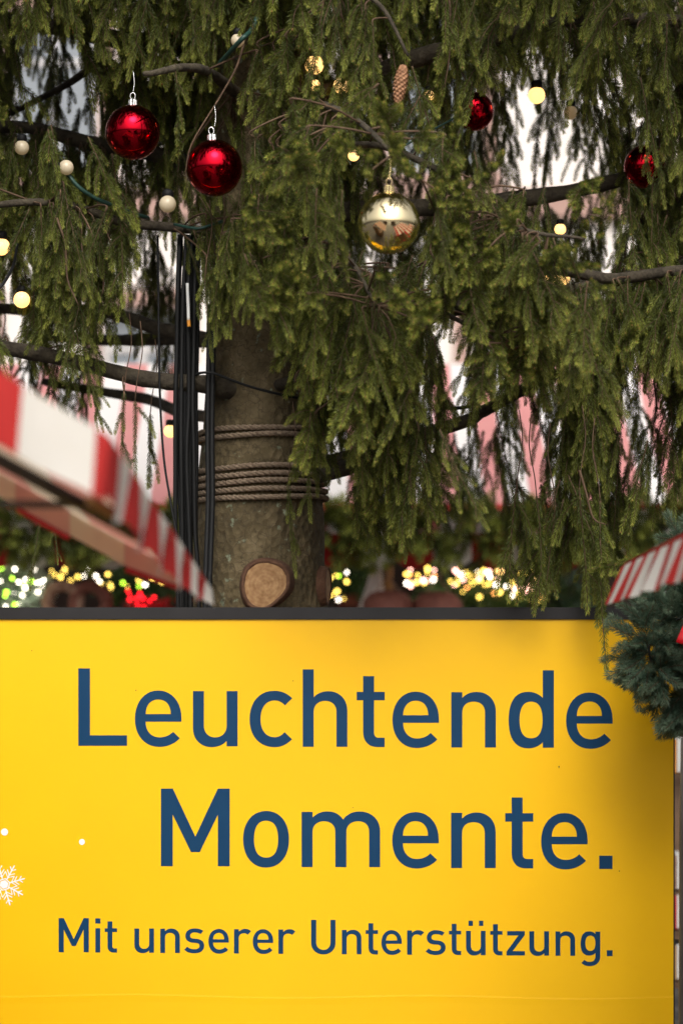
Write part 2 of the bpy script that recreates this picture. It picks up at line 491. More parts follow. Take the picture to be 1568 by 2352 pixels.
# ------------------------------------------------------------------ yellow sign board
SD = 7.1                     # distance of its face
ks = K * SD
sign = thing('sign_board', (0, SD, 0), 'large yellow sign board with dark blue lettering Leuchtende Momente', 'sign board')
X1 = (1546 - 784) * ks
X0 = -1.65
ZT = CZ + (1520 - 1423) * ks
panel = MB().box(((X0 + X1) / 2, SD + 0.02, (ZT + 0.12) / 2), (X1 - X0, 0.04, ZT - 0.12)).build('panel', M['yellow'], sign)
rb = MB()
zc = CZ + (1520 - 1409) * ks
rb.box(((X0 + X1) / 2, SD + 0.020, zc + 0.0005), (X1 - X0 + 0.01, 0.056, 26.5 * ks))
rail = rb.build('top_rail', M['frame'], sign)
MB().box((X1 + 0.002, SD + 0.022, (ZT + 0.1) / 2), (0.004, 0.044, ZT - 0.1)).build('edge_strip', M['frame'], sign)
for xx in (X0 + 0.1, 0, X1 - 0.1):
    MB().box((xx, SD + 0.09, ZT / 2), (0.06, 0.06, ZT - 0.02)).build('post', M['metal_dark'], sign)

# lettering: outlines drawn on a 712-unit cap height
def bez(p0, c1, c2, p3, n=10):
    return [tuple((1 - t) ** 3 * np.array(p0) + 3 * (1 - t) ** 2 * t * np.array(c1) + 3 * (1 - t) * t * t * np.array(c2) + t ** 3 * np.array(p3)) for t in [i / n for i in range(1, n + 1)]]


def outline(*segs):
    """points and ('C', c1, c2, p) curves"""
    out = []
    for s in segs:
        if s[0] == 'C':
            out += bez(out[-1], *s[1:])
        else:
            out.append(s)
    return out


def oval(x0, x1, y0, y1, q=0.60):
    cx, cy = (x0 + x1) / 2, (y0 + y1) / 2
    a, b = (x1 - x0) / 2, (y1 - y0) / 2
    return outline((x1, cy), ('C', (x1, cy + b * q), (cx + a * q, y1), (cx, y1)), ('C', (cx - a * q, y1), (x0, cy + b * q), (x0, cy)),
                   ('C', (x0, cy - b * q), (cx - a * q, y0), (cx, y0)), ('C', (cx + a * q, y0), (x1, cy - b * q), (x1, cy)))[:-1]


rect = lambda x0, y0, x1, y1: [(x0, y0), (x1, y0), (x1, y1), (x0, y1)]
uo = outline((0, 508), (0, 165), ('C', (0, 60), (75, -8), (172, -8)), ('C', (230, -8), (275, 15), (309, 48)), (309, 0), (410, 0), (410, 508), (309, 508), (309, 190),
             ('C', (309, 125), (265, 82), (205, 82)), ('C', (140, 82), (101, 125), (101, 190)), (101, 508))
arch = [('C', (135, 492), (180, 511), (235, 511)), ('C', (340, 511), (410, 435), (410, 330)), (410, 0), (309, 0), (309, 325), ('C', (309, 385), (265, 422), (207, 422)), ('C', (145, 422), (101, 385), (101, 325)), (101, 0)]
G = {
    'L': [[[(0, 0), (448, 0), (448, 96), (108, 96), (108, 712), (0, 712)]]],
    'e': [[outline((428, 224), (428, 260), ('C', (428, 410), (335, 511), (214, 511)), ('C', (90, 511), (0, 405), (0, 250)), ('C', (0, 95), (90, -8), (223, -8)), ('C', (300, -8), (365, 22), (413, 72)),
                   (350, 132), ('C', (320, 98), (275, 80), (226, 80)), ('C', (150, 80), (99, 135), (99, 224))),
           outline((99, 294), ('C', (99, 375), (145, 428), (215, 428)), ('C', (285, 428), (329, 375), (329, 294)))]],
    'u': [[uo]],
    'c': [[outline((392, 444), ('C', (345, 490), (290, 513), (225, 513)), ('C', (90, 513), (0, 410), (0, 252)), ('C', (0, 95), (90, -6), (228, -6)), ('C', (290, -6), (345, 20), (390, 67)), (321, 133),
                   ('C', (295, 103), (265, 86), (230, 86)), ('C', (150, 86), (101, 150), (101, 252)), ('C', (101, 360), (150, 424), (230, 424)), ('C', (265, 424), (300, 408), (324, 378)))]],
    'h': [[outline((0, 0), (0, 712), (101, 712), (101, 456), *arch)]],
    'n': [[outline((0, 0), (0, 508), (101, 508), (101, 456), *arch)]],
    't': [[outline((59, 652), (59, 507), (0, 507), (0, 430), (59, 430), (59, 140), ('C', (59, 50), (110, 0), (190, 0)), (257, 0), (257, 86), (200, 86), ('C', (175, 86), (160, 105), (160, 135)),
                   (160, 430), (258, 430), (258, 507), (160, 507), (160, 652))]],
    'd': [[outline((314, 712), (416, 712), (416, 0), (314, 0), (314, 52), ('C', (285, 15), (235, -6), (180, -6)), ('C', (50, -6), (0, 100), (0, 252)), ('C', (0, 410), (50, 514), (180, 514)), ('C', (235, 514), (285, 490), (314, 458))),
           oval(101, 312, 86, 424, 0.66)]],
    'M': [[[(0, 0), (0, 714), (110, 714), (316, 273), (523, 714), (632, 714), (632, 0), (523, 0), (523, 473), (357, 130), (276, 130), (109, 473), (109, 0)]]],
    'o': [[oval(0, 423, -8, 513), oval(101, 322, 84, 424, 0.66)]],
    'm': [[outline((0, 0), (0, 508), (101, 508), (101, 456), ('C', (135, 492), (180, 512), (237, 512)), ('C', (300, 512), (350, 485), (380, 438)), ('C', (418, 487), (470, 512), (530, 512)), ('C', (645, 512), (721, 435), (721, 330)),
                   (721, 0), (620, 0), (620, 325), ('C', (620, 385), (580, 422), (520, 422)), ('C', (455, 422), (411, 385), (411, 325)), (411, 0), (309, 0), (309, 325), ('C', (309, 385), (265, 422), (207, 422)), ('C', (145, 422), (101, 385), (101, 325)), (101, 0))]],
    '.': [[rect(0, 0, 122, 122)]],
    'i': [[rect(0, 0, 102, 508)], [rect(-2, 605, 106, 714)]],
    's': [[outline((399, 465), ('C', (345, 500), (280, 518), (210, 518)), ('C', (100, 518), (23, 455), (23, 360)), ('C', (23, 275), (80, 228), (175, 219)), (240, 214), ('C', (295, 210), (318, 190), (318, 152)), ('C', (318, 110), (280, 82), (210, 82)),
                   ('C', (150, 82), (105, 95), (62, 135)), (0, 72), ('C', (45, 25), (120, -4), (210, -4)), ('C', (330, -4), (418, 50), (418, 155)), ('C', (418, 245), (350, 293), (235, 302)), (195, 305), ('C', (150, 308), (122, 325), (122, 362)), ('C', (122, 405), (155, 433), (210, 433)), ('C', (260, 433), (300, 425), (342, 401)))]],
    'r': [[outline((0, 0), (0, 508), (102, 508), (102, 456), ('C', (135, 492), (175, 514), (235, 514)), ('C', (285, 514), (325, 497), (355, 465)), (284, 392), ('C', (265, 414), (240, 424), (205, 424)), ('C', (145, 424), (102, 385), (102, 320)), (102, 0))]],
    'U': [[outline((0, 714), (0, 235), ('C', (0, 90), (110, -8), (256, -8)), ('C', (402, -8), (512, 90), (512, 235)), (512, 714), (404, 714), (404, 240), ('C', (404, 150), (345, 87), (256, 87)), ('C', (167, 87), (108, 150), (108, 240)), (108, 714))]],
    'ü': [[uo], [rect(52, 612, 144, 720)], [rect(270, 612, 362, 720)]],
    'z': [[[(14, 508), (382, 508), (382, 425), (128, 90), (382, 90), (382, 0), (0, 0), (0, 82), (252, 418), (14, 418)]]],
    'g': [[outline((309, 508), (412, 508), (412, -15), ('C', (412, -140), (320, -214), (195, -214)), ('C', (120, -214), (55, -190), (17, -145)), (84, -82), ('C', (110, -112), (145, -125), (190, -125)), ('C', (265, -125), (309, -85), (309, -10)), (309, 60),
                   ('C', (275, 25), (235, 8), (178, 8)), ('C', (50, 8), (0, 105), (0, 258)), ('C', (0, 410), (50, 514), (180, 514)), ('C', (235, 514), (280, 495), (309, 458))), oval(101, 309, 105, 424, 0.66)]],
}


def flat_poly(mb, loops, fn):
    pts = [p for l in loops for p in l]
    tris = tessellate_polygon([[Vector((x, y, 0)) for x, y in l] for l in loops])
    mb.add([fn(x, y) for x, y in pts], [tuple(t) for t in tris])


F = 1568 / 2400
def sgn(x, y, off=0.0006):   # spot on the sign's face; x, y count along and down it
    return P(x * F, y * F, SD) + Vector((0, -off, 0))


def write(txt, xs, y0, y1, u):
    for ch, x in zip(txt, xs):
        yb = y0 + (y1 - y0) * (x - xs[0]) / (xs[-1] - xs[0])
        mb = MB()
        for loops in G[ch]:
            flat_poly(mb, loops, lambda a, b: sgn(x + a * u, yb - b * u))
        mb.build('letter', M['blue'], sign)


write('Leuchtende', [275.2, 474.2, 678.2, 877.1, 1063.9, 1253.3, 1378.8, 1585.7, 1787, 1989], 2622.6, 2630.3, 1 / 2.613)
write('Momente.', [565.6, 854.2, 1059.9, 1377.9, 1585, 1775.2, 1901.1, 2105.5], 3046.4, 3056, 1 / 2.613)
write('MitunsererUnterstützung.', [206.1, 335.3, 368.1, 472.4, 563.3, 647.7, 732.5, 822.4, 888.4, 978.3, 1093.2, 1201.3, 1284.8, 1340, 1430.5, 1495.6, 1577.2, 1637.4, 1722.3, 1779.7, 1860, 1951.8, 2039.9, 2132], 3349, 3362.7, 0.1682)

# snowflake and snow dots printed at the left
cx, cy, RR = 14.3, 3110.5, 74.8
mb = MB()
lay = [0.0006]
def sline(x0, y0, x1, y1, w):
    dx, dy = x1 - x0, y1 - y0
    l = math.hypot(dx, dy); nx, ny = -dy / l * w / 2, dx / l * w / 2
    lay[0] += 0.000004
    pts = [(x0 + nx, y0 + ny), (x0 - nx, y0 - ny), (x1 - nx, y1 - ny), (x1 + dx / l * w / 2, y1 + dy / l * w / 2), (x1 + nx, y1 + ny)]
    mb.add([sgn(cx + x, cy - y, lay[0]) for x, y in pts], [(0, 1, 2, 3, 4)])
pol = lambda r, a: (r * math.cos(R(a)), r * math.sin(R(a)))
for k in range(8):
    a = 16 + 45 * k
    ux, uy = pol(1, a)
    sline(*pol(21, a), *pol(RR, a), 4.4)
    for rr, ln in ((0.50, 20), (0.74, 15)):
        for s in (-1, 1):
            bx, by = pol(ln, a + s * 47)
            sline(ux * RR * rr, uy * RR * rr, ux * RR * rr + bx, uy * RR * rr + by, 3.2)
    tipx, tipy = pol(46, a + 22.5)
    sline(*pol(27, a), tipx, tipy, 2.8); sline(*pol(27, a + 45), tipx, tipy, 2.8)
for k in range(6):
    a0, a1 = 17 + 60 * k, 77 + 60 * k
    lay[0] += 0.000004
    mb.add([sgn(cx + x, cy - y, lay[0]) for x, y in (pol(18.8, a0), pol(18.8, a1), pol(23, a1), pol(23, a0))], [(0, 1, 2, 3)])
mb.add([sgn(cx + x, cy - y) for x, y in [pol(15.8, 17 + 60 * k) for k in range(6)]], [tuple(range(6))])
mb.build('snowflake', M['print_white'], sign)
for x, y, r in ((16, 2926, 12.6), (288, 2961, 10.6)):
    MB().add([sgn(x + r * math.cos(2 * math.pi * k / 28), y + r * math.sin(2 * math.pi * k / 28)) for k in range(28)], [tuple(range(28))]).build('snow_dot', M['print_white'], sign)
# foil overlap along the lower edge, specks of dirt
mb = MB()
for k in range(24):
    xa, xb = -300 + k * 115, -300 + (k + 1) * 115
    ya = 3497 + 5 * math.sin(k * 0.7) + k * 0.4; yb2 = 3497 + 5 * math.sin((k + 1) * 0.7) + (k + 1) * 0.4
    xb = min(xb, 2362)
    mb.add([sgn(xa, ya, 0.0002), sgn(xb, yb2, 0.0002), sgn(xb, yb2 + 6, 0.0006), sgn(xa, ya + 6, 0.0006), sgn(xb, yb2 + 26, 0.0002), sgn(xa, ya + 26, 0.0002)], [(0, 1, 2, 3), (3, 2, 4, 5)])
mb.build('foil_crease', M['yellow'], sign)
for x, y, w, h in ((1964, 2696, 2.5, 7), (2176, 3063, 3, 3), (478, 2427, 3, 2.5), (112, 2288, 2.5, 2.5), (1030, 2394, 2.5, 2.5), (1240, 2840, 2.5, 2)):
    MB().add([sgn(x - w, y, .0008), sgn(x, y - h / 2, .0012), sgn(x + w, y - 1, .0008), sgn(x, y + h, .0012)], [(0, 1, 2, 3)]).build('dirt_speck', M['speck'], sign)

# ------------------------------------------------------------------ spruce tree
TC = P(597, 1400, 7.55)
TX, TY = TC.x, TC.y
tree = thing('spruce_tree', (TX, TY, 0), 'big spruce with drooping branches standing behind the yellow sign board', 'tree')


def trunk_r(z):
    zs = [0, 0.8, 1.6, 1.81, 2.10, 2.35, 2.62, 3.1, 8.0, 9.0]
    rs = [0.34, 0.27, 0.225, 0.212, 0.198, 0.176, 0.160, 0.148, 0.05, 0.02]
    return float(np.interp(z, zs, rs))


mb = MB()
nz, na = 150, 72
for i in range(nz + 1):
    z = 9.0 * (i / nz) ** 1.25
    for k in range(na):
        a = 2 * math.pi * k / na
        r = trunk_r(z)
        v = Vector((math.cos(a), math.sin(a), 0))
        r *= 1 + 0.05 * mnoise.noise(Vector((v.x * 1.3, v.y * 1.3, z * 1.1))) + 0.025 * mnoise.noise(Vector((v.x * 4, v.y * 4, z * 5)))
        mb.v.append((TX + v.x * r, TY + v.y * r, z))
for i in range(nz):
    for k in range(na):
        a = i * na + k; b = i * na + (k + 1) % na
        mb.f.append((a, b, b + na, a + na)); mb.m.append(0)
trunk = mb.build('trunk', M['trunk'], tree, True)


def stub(centre, direction, r, ln, sq=1.15):
    d = Vector(direction).normalized()
    q = d.to_track_quat('Z', 'Y').to_matrix()
    mb = MB(); n = 40
    rings = [(r * 1.45, -0.05), (r * 1.33, -0.012), (r * 1.22, ln * 0.5), (r * 1.17, ln), (r * 1.06, ln + 0.001), (r * 1.0, ln - 0.004)]
    shp = [1 + 0.075 * math.sin(2 * a + 0.6) + 0.05 * math.sin(3 * a + 1) + 0.03 * mnoise.noise(Vector((math.cos(a) * 4, math.sin(a) * 4, 0))) for a in [2 * math.pi * k / n for k in range(n)]]
    upv = q.inverted() @ Vector((0, 0, 1))
    for rr, zz in rings:
        for k in range(n):
            a = 2 * math.pi * k / n
            v = Vector((math.cos(a) * rr * shp[k], math.sin(a) * rr * shp[k], zz))
            v += upv * (v.dot(upv) * (sq - 1))
            mb.v.append(tuple(Vector(centre) + q @ v))
    for i in range(len(rings) - 1):
        for k in range(n):
            a = i * n + k; b = i * n + (k + 1) % n
            mb.f.append((a, b, b + n, a + n)); mb.m.append(0)
    s = mb.build('branch_stub', M['stub_bark'], tree, True)
    tag(s, 'sawn off branch stub with pale growth rings')
    me = MB()
    fv = []
    for rr in (1.02, 0.6, 0.25):
        for k in range(n):
            a = 2 * math.pi * k / n
            v = Vector((math.cos(a) * r * rr * shp[k], math.sin(a) * r * rr * shp[k], 0.001 * random.random()))
            v += upv * (v.dot(upv) * (sq - 1))
            fv.append(v)
    me.v = [tuple(v) for v in fv]
    for i in range(2):
        for k in range(n):
            a = i * n + k; b = i * n + (k + 1) % n
            me.f.append((a, b, b + n, a + n)); me.m.append(0)
    me.f.append(tuple(2 * n + k for k in range(n))); me.m.append(0)
    o = obj('cut_face', me.mesh('cut_face', M['rings']), s)
    o.matrix_parent_inverse = Matrix.Identity(4)
    # its own axes so that the growth rings centre on it
    o.matrix_basis = Matrix.Translation(tree.location).inverted() @ Matrix.Translation(Vector(centre) + d * (ln - 0.003)) @ q.to_4x4() if False else Matrix.Translation(Vector(centre) + d * (ln - 0.003)) @ q.to_4x4()
    return s


M['stub_bark'] = mat('stub_bark', (0.085, 0.035, 0.018), 0.9, noise=((0.15, 0.075, 0.04), 30, 5), bump=0.6, bscale=80)
zf = trunk_r(1.88)
stub(P(608, 1343, TY - zf), (0.02, -1, 0.02), 45 * K * 7.32, 0.03)
stub(P(741, 1345, 7.5), (1, -0.18, 0), 0.045, 0.018)

# ---- limbs: (path by bearing/distance, start radius, end radius)
limb_spec = [
    ([(640, 500, 7.5), (970, 478, 7.5), (1140, 468, 7.55), (1300, 445, 7.55), (1480, 402, 7.5), (1720, 350, 7.4)], .032, .018),
    ([(640, 720, 7.5), (900, 735, 7.35), (1100, 700, 7.3), (1290, 668, 7.3), (1480, 632, 7.3), (1760, 560, 7.25)], .024, .016),
    ([(650, 1090, 7.5), (1040, 978, 7.55), (1110, 945, 7.5), (1190, 905, 7.5), (1290, 855, 7.5), (1450, 800, 7.4), (1700, 760, 7.3)], .022, .014),
    ([(600, 180, 7.6), (400, 112, 7.8), (250, 85, 7.85), (60, 45, 7.9), (-160, 10, 7.9)], .036, .02),
    ([(600, 330, 7.6), (330, 225, 8.0), (245, 148, 8.1), (140, 210, 8.2), (-60, 300, 8.3)], .022, .008),
    ([(590, 420, 7.6), (350, 355, 7.8), (190, 325, 7.8), (60, 300, 7.8), (-160, 300, 7.8)], .028, .018),
    ([(590, 800, 7.7), (400, 762, 8.0), (230, 715, 8.2), (60, 715, 8.3), (-150, 700, 8.3)], .026, .018),
    ([(590, 790, 7.8), (400, 778, 8.6), (240, 772, 8.9), (60, 770, 9.0)], .026, .018),
    ([(560, 905, 7.45), (470, 884, 7.36), (370, 870, 7.33), (265, 850, 7.3), (120, 812, 7.25), (-60, 790, 7.2), (-220, 800, 7.2)], .029, .02),
    ([(590, 1000, 7.8), (400, 940, 8.6), (300, 905, 8.8), (100, 880, 9.0)], .024, .015),
    ([(620, 1120, 7.5), (740, 1090, 7.45), (835, 1062, 7.4)], .026, .024),
    ([(590, 560, 7.5), (420, 520, 7.3), (280, 505, 7.2), (120, 470, 7.1), (0, 470, 7.05), (-180, 510, 7.0)], .016, .009),
    # reaching towards the square: the branches that carry the near sprays
    ([(640, 150, 7.45), (720, 40, 7.1), (800, -20, 6.8), (880, 10, 6.75), (940, 130, 6.7)], .012, .004),
    ([(640, 330, 7.4), (720, 250, 7.0), (800, 260, 6.6), (880, 330, 6.3), (960, 420, 6.3)], .014, .004),
    ([(650, 400, 7.4), (820, 330, 7.1), (1000, 380, 6.8), (1180, 520, 6.5), (1340, 560, 6.5)], .014, .004),
    ([(640, 560, 7.4), (720, 540, 7.0), (800, 600, 6.7), (860, 700, 6.5)], .014, .004),
    ([(650, 600, 7.4), (850, 640, 7.0), (1020, 720, 6.7), (1180, 800, 6.6)], .014, .004),
    ([(650, 880, 7.35), (740, 850, 7.1), (850, 870, 6.9), (950, 930, 6.8)], .016, .006),
    ([(650, 250, 7.5), (1000, 120, 7.4), (1250, 60, 7.3), (1480, 40, 7.2), (1750, 60, 7.1)], .03, .016),
    ([(650, 120, 7.5), (900, 0, 7.6), (1200, -60, 7.7), (1560, -60, 7.8)], .03, .016),
    ([(680, 900, 7.5), (1180, 640, 7.2), (1420, 640, 7.0), (1600, 620, 6.9), (1800, 640, 6.9)], .022, .012),
    ([(600, 60, 7.6), (350, -40, 7.4), (120, -60, 7.2), (-150, -40, 7.1)], .034, .018),
    ([(600, 260, 7.5), (500, 180, 7.2), (420, 150, 6.9), (330, 160, 6.75)], .02, .008),
    ([(600, 700, 7.9), (700, 560, 8.6), (900, 480, 9.2)], .024, .01),
    ([(600, 300, 7.9), (500, 200, 8.7), (300, 100, 9.3)], .024, .01),
]
limb_pts, limb_runs = [], []
for path, r0, r1 in limb_spec:
    c = smooth_path([P(*p) for p in path], 7)
    c[0] = Vector((TX, TY, c[0].z)).lerp(c[0], 0.35)
    n = len(c)
    for i, p in enumerate(c):
        w = 0.25 + 0.75 * min(1, i / 6)
        p += Vector((mnoise.noise(p * 3.1), mnoise.noise(p * 3.1 + Vector((9, 2, 4))), mnoise.noise(p * 3.1 + Vector((1, 7, 3))))) * 0.022 * w
    rad = [(r0 + (r1 - r0) * (i / (n - 1))) * (1 + 0.12 * mnoise.noise(c[i] * 9)) for i in range(n)]
    rad[0] *= 1.3
    MB().tube(c, rad, 12, wob=0.12).build('branch', M['limb'], tree, True)
    limb_pts += [(p, rad[i]) for i, p in enumerate(c) if i > 3]
    limb_runs.append(c)
# upper crown, above the picture
for k in range(64):
    z = 3.75 + 4.3 * k / 64
    a = k * 2.4 + 0.3
    L_ = (2.5 * (1 - (z - 3.0) / 6.4) + 0.3) * (1 - 0.62 * math.exp(-((((a + math.pi / 2 + math.pi) % (2 * math.pi)) - math.pi) / 0.5) ** 2))
    v = Vector((math.cos(a), math.sin(a), 0))
    c = [Vector((TX, TY, z)) + v * (L_ * t) + Vector((0, 0, 0.16 * L_ * t - 0.34 * L_ * t * t)) for t in (0, .15, .3, .45, .6, .8, 1)]
    rad = [0.035 * (1 - 0.75 * t) for t in (0, .15, .3, .45, .6, .8, 1)]
    MB().tube(c, rad, 7).build('branch', M['limb'], tree, True)
    limb_pts += [(p, 0.02) for p in c[1:]]
LP = np.array([p[0][:] for p in limb_pts])


# ---- needle sprays: a hanging twig with side shoots, every needle a blade
def needles(axis, r_in, dens, nl, spread, age0, age1, V, Fc, A, w=0.0019, under=1.0):
    axis = [Vector(p) for p in axis]
    seg = [(axis[i + 1] - axis[i]).length for i in range(len(axis) - 1)]
    tot = sum(seg)
    n = int(tot * dens)
    ga = random.random() * 6
    for j in range(n):
        s = (j + random.random()) / n * tot
        i = 0; q = s
        while i < len(seg) - 1 and q > seg[i]:
            q -= seg[i]; i += 1
        t = (axis[i + 1] - axis[i]).normalized()
        p = axis[i] + t * q
        up = t.orthogonal().normalized(); bi = t.cross(up)
        ga += 2.4 + random.uniform(-.4, .4)
        o = up * math.cos(ga) + bi * math.sin(ga)
        frac = s / tot
        ang = R(spread) * random.uniform(0.75, 1.25) * (1 - 0.45 * max(0, frac - 0.8) / 0.2)
        d = (t * math.cos(ang) + o * math.sin(ang)).normalized()
        d = (d + t * 0.15).normalized()
        ln = nl * random.uniform(0.75, 1.15) * (1 - 0.35 * max(0, frac - 0.85) / 0.15)
        sd = d.cross(Vector((random.gauss(0, 1), random.gauss(0, 1), random.gauss(0, 1))))
        if sd.length < 1e-4: continue
        sd = sd.normalized() * w / 2
        b0 = p + o * r_in
        bend = t * ln * 0.10
        mid = b0 + d * ln * 0.5
        tip = b0 + d * ln + bend
        k = len(V)
        V += [tuple(b0), tuple(mid + sd), tuple(tip), tuple(mid - sd)]
        Fc.append((k, k + 1, k + 2, k + 3))
        a = age0 + (age1 - age0) * frac ** 2
        A += [a] * 4


def curve_pts(p, d, length, droop, n=6, jit=0.12, target=Vector((0, 0, -1))):
    pts = [p.copy()]
    d = d.normalized()
    st = length / n
    for i in range(n):
        d = (d + target * droop / n + Vector((random.gauss(0, jit), random.gauss(0, jit), random.gauss(0, jit))) / n ** 0.5 * 0.6).normalized()
        pts.append(pts[-1] + d * st)
    return pts


def make_spray(kind, seed):
    random.seed(seed)
    V, Fc, A = [], [], []
    tw = MB()
    if kind == 'hang':
        L_ = random.uniform(0.30, 0.44); d0 = Vector((random.uniform(-.3, .3), random.uniform(-.2, .2), -1)); ns = random.randint(6, 9); nl = 0.0150; sp = 54; dens = 1900; drp = 1.7
    elif kind == 'bushy':
        L_ = random.uniform(0.20, 0.30); d0 = Vector((random.uniform(-.6, .6), random.uniform(-.3, .3), -0.8)); ns = random.randint(5, 8); nl = 0.0165; sp = 62; dens = 2100; drp = 1.0
    else:   # single long string
        L_ = random.uniform(0.26, 0.40); d0 = Vector((random.uniform(-.15, .15), random.uniform(-.15, .15), -1)); ns = random.randint(1, 3); nl = 0.0150; sp = 52; dens = 1700; drp = 1.6
    main = curve_pts(Vector((0, 0, 0)), d0, L_, 1.0, 10, 0.14)
    tw.tube(main, [0.0026 * (1 - 0.65 * i / 10) for i in range(11)], 5)
    needles(main[0:6], 0.0012, dens * (0.6 if kind != 'string' else .95), nl, sp, 0, 0.1, V, Fc, A)
    needles(main[5:], 0.0012, dens, nl, sp, 0.05, random.uniform(.45, .9), V, Fc, A)
    buds = [main[-1]]
    for j in range(ns):
        f = 0.04 + 0.80 * (j + random.random() * 0.7) / ns
        i = min(9, int(f * 10)); p = main[i].lerp(main[i + 1], f * 10 - i)
        t = (main[i + 1] - main[i]).normalized()
        side = Vector((1 if j % 2 else -1, random.uniform(-0.9, 0.9), 0)).normalized()
        ang = R(random.uniform(35, 65))
        d = t * math.cos(ang) + side * math.sin(ang)
        ln = random.uniform(0.075, 0.155) * (1.1 - .35 * f) * (1.0 if kind != 'bushy' else 0.85)
        s = curve_pts(p, d, ln, drp, 7, 0.10)
        tw.tube(s, [0.0016 * (1 - 0.6 * q / 7) for q in range(8)], 4)
        needles(s, 0.0009, dens, nl * random.uniform(.9, 1.1), sp, 0.0, random.uniform(0.35, 1.0), V, Fc, A)
        buds.append(s[-1])
        if ln > 0.10 and random.random() < .55:
            i2 = random.randint(1, 4)
            t2 = (s[i2 + 1] - s[i2]).normalized()
            s2 = Vector((random.uniform(-1, 1), random.uniform(-1, 1), random.uniform(-.4, .1))).normalized()
            ss = curve_pts(s[i2], t2 + s2 * 0.9, random.uniform(0.04, 0.075), 1.4, 5, 0.08)
            tw.tube(ss, [0.0012] * 6, 3)
            needles(ss, 0.0008, dens, nl * 0.95, sp, 0.05, random.uniform(0.3, 0.9), V, Fc, A)
            buds.append(ss[-1])
    me = bpy.data.meshes.new('needle_spray')
    nv = len(V)
    bd = MB()
    for b in buds:
        bd.sphere(b, 0.0024, 5, 3)
    allv = V + tw.v + bd.v
    off1, off2 = nv, nv + len(tw.v)
    allf = Fc + [tuple(i + off1 for i in f) for f in tw.f] + [tuple(i + off2 for i in f) for f in bd.f]
    me.from_pydata(allv, [], allf)
    for m in (M['needle'], M['twig'], M['bud']): me.materials.append(m)
    me.polygons.foreach_set('material_index', [0] * len(Fc) + [1] * len(tw.f) + [2] * len(bd.f))
    at = me.attributes.new('age', 'FLOAT', 'POINT')
    at.data.foreach_set('value', np.array(A + [0.0] * (len(allv) - nv), dtype=np.float32))
    me.update()
    return me, main[-1].copy(), L_


HANG = [make_spray('hang', 100 + i) for i in range(9)]
BUSHY = [make_spray('bushy', 200 + i) for i in range(7)]
STRING = [make_spray('string', 300 + i) for i in range(5)]
PROT = HANG + BUSHY + STRING
iH, iB, iS = range(0, 9), range(9, 16), range(16, 21)
random.seed(11)


def inside(poly, x, y):
    c = False
    n = len(poly)
    for i in range(n):
        x0, y0 = poly[i]; x1, y1 = poly[(i + 1) % n]
        if (y0 > y) != (y1 > y) and x < (x1 - x0) * (y - y0) / (y1 - y0) + x0:
            c = not c
    return c


# open places between the boughs (bearing polygons, strictness)
GAPS = [
    ([(35, 100), (120, 92), (215, 150), (235, 240), (200, 280), (110, 260), (60, 225), (30, 180)], 0.62),
    ([(310, 620), (405, 580), (450, 700), (480, 790), (480, 930), (390, 940), (325, 880), (292, 780)], 0.78),
    ([(470, 800), (560, 775), (610, 765), (640, 850), (655, 960), (620, 1100), (640, 1190), (740, 1210), (750, 1400), (440, 1400), (450, 900)], 0.97),
    ([(1150, 215), (1230, 240), (1330, 280), (1410, 340), (1390, 400), (1210, 425), (1120, 420), (1110, 330)], 0.52),
    ([(1275, 480), (1410, 480), (1410, 640), (1280, 640)], 0.6),
    ([(1040, 960), (1180, 930), (1180, 1165), (1060, 1165)], 0.68),
    ([(735, 985), (800, 975), (800, 1160), (735, 1160)], 0.35),
    ([(240, 930), (400, 930), (400, 1200), (300, 1160)], 0.80),
    ([(755, 1275), (930, 1300), (1165, 1310), (1165, 1400), (755, 1400)], 0.97),
    ([(1000, 770), (1060, 770), (1060, 860), (1000, 860)], 0.6),
    ([(1180, 950), (1260, 950), (1260, 1080), (1180, 1080)], 0.45),
    ([(1440, 880), (1500, 880), (1500, 1010), (1440, 1010)], 0.6),
    # kept clear in front of the ornaments
    ([(235, 215), (375, 215), (375, 375), (235, 375)], 0.97), ([(425, 285), (560, 285), (560, 460), (425, 460)], 0.97),
    ([(815, 420), (970, 420), (970, 590), (815, 590)], 1.0),
    ([(880, 140), (962, 140), (950, 245), (885, 245)], 0.97), ([(1455, 335), (1535, 335), (1535, 430), (1455, 430)], 0.6), ([(1062, 212), (1128, 212), (1128, 300), (1062, 300)], 0.3),
] + [([(x - 21, y - 22), (x + 21, y - 22), (x + 21, y + 24), (x - 21, y + 24)], 0.62) for x, y in ((50, 338), (152, 384), (385, 468), (6, 566), (50, 688), (722, 148), (784, 196), (812, 356), (985, 218), (1232, 218), (722, 195), (546, 92), (1286, 526))]
CLEAR_D = 7.35        # ornaments only need the space before them kept clear
LOW = [(-300, 1010), (180, 1010), (240, 1080), (300, 1130), (345, 1130), (350, 720), (450, 740), (500, 830), (560, 790), (620, 860), (660, 1010), (700, 1200), (740, 1270), (850, 1290), (960, 1300), (1000, 1230), (1090, 1240), (1150, 1290), (1200, 1440), (1380, 1470), (1420, 1300), (1568, 1230), (1900, 1230)]
CENTRE = [(560, 240), (820, 100), (1040, 260), (1340, 440), (1440, 620), (1330, 820), (1080, 960), (980, 1240), (720, 1240), (660, 800), (560, 600)]


def place(hx, hy, d, idx, yaw, tilt, scale):
    me, tip, L_ = PROT[idx]
    loc = P(hx, hy, d)
    e = Euler((tilt[0], tilt[1], yaw))
    return loc, e, scale, idx, loc + e.to_matrix() @ (tip * scale)


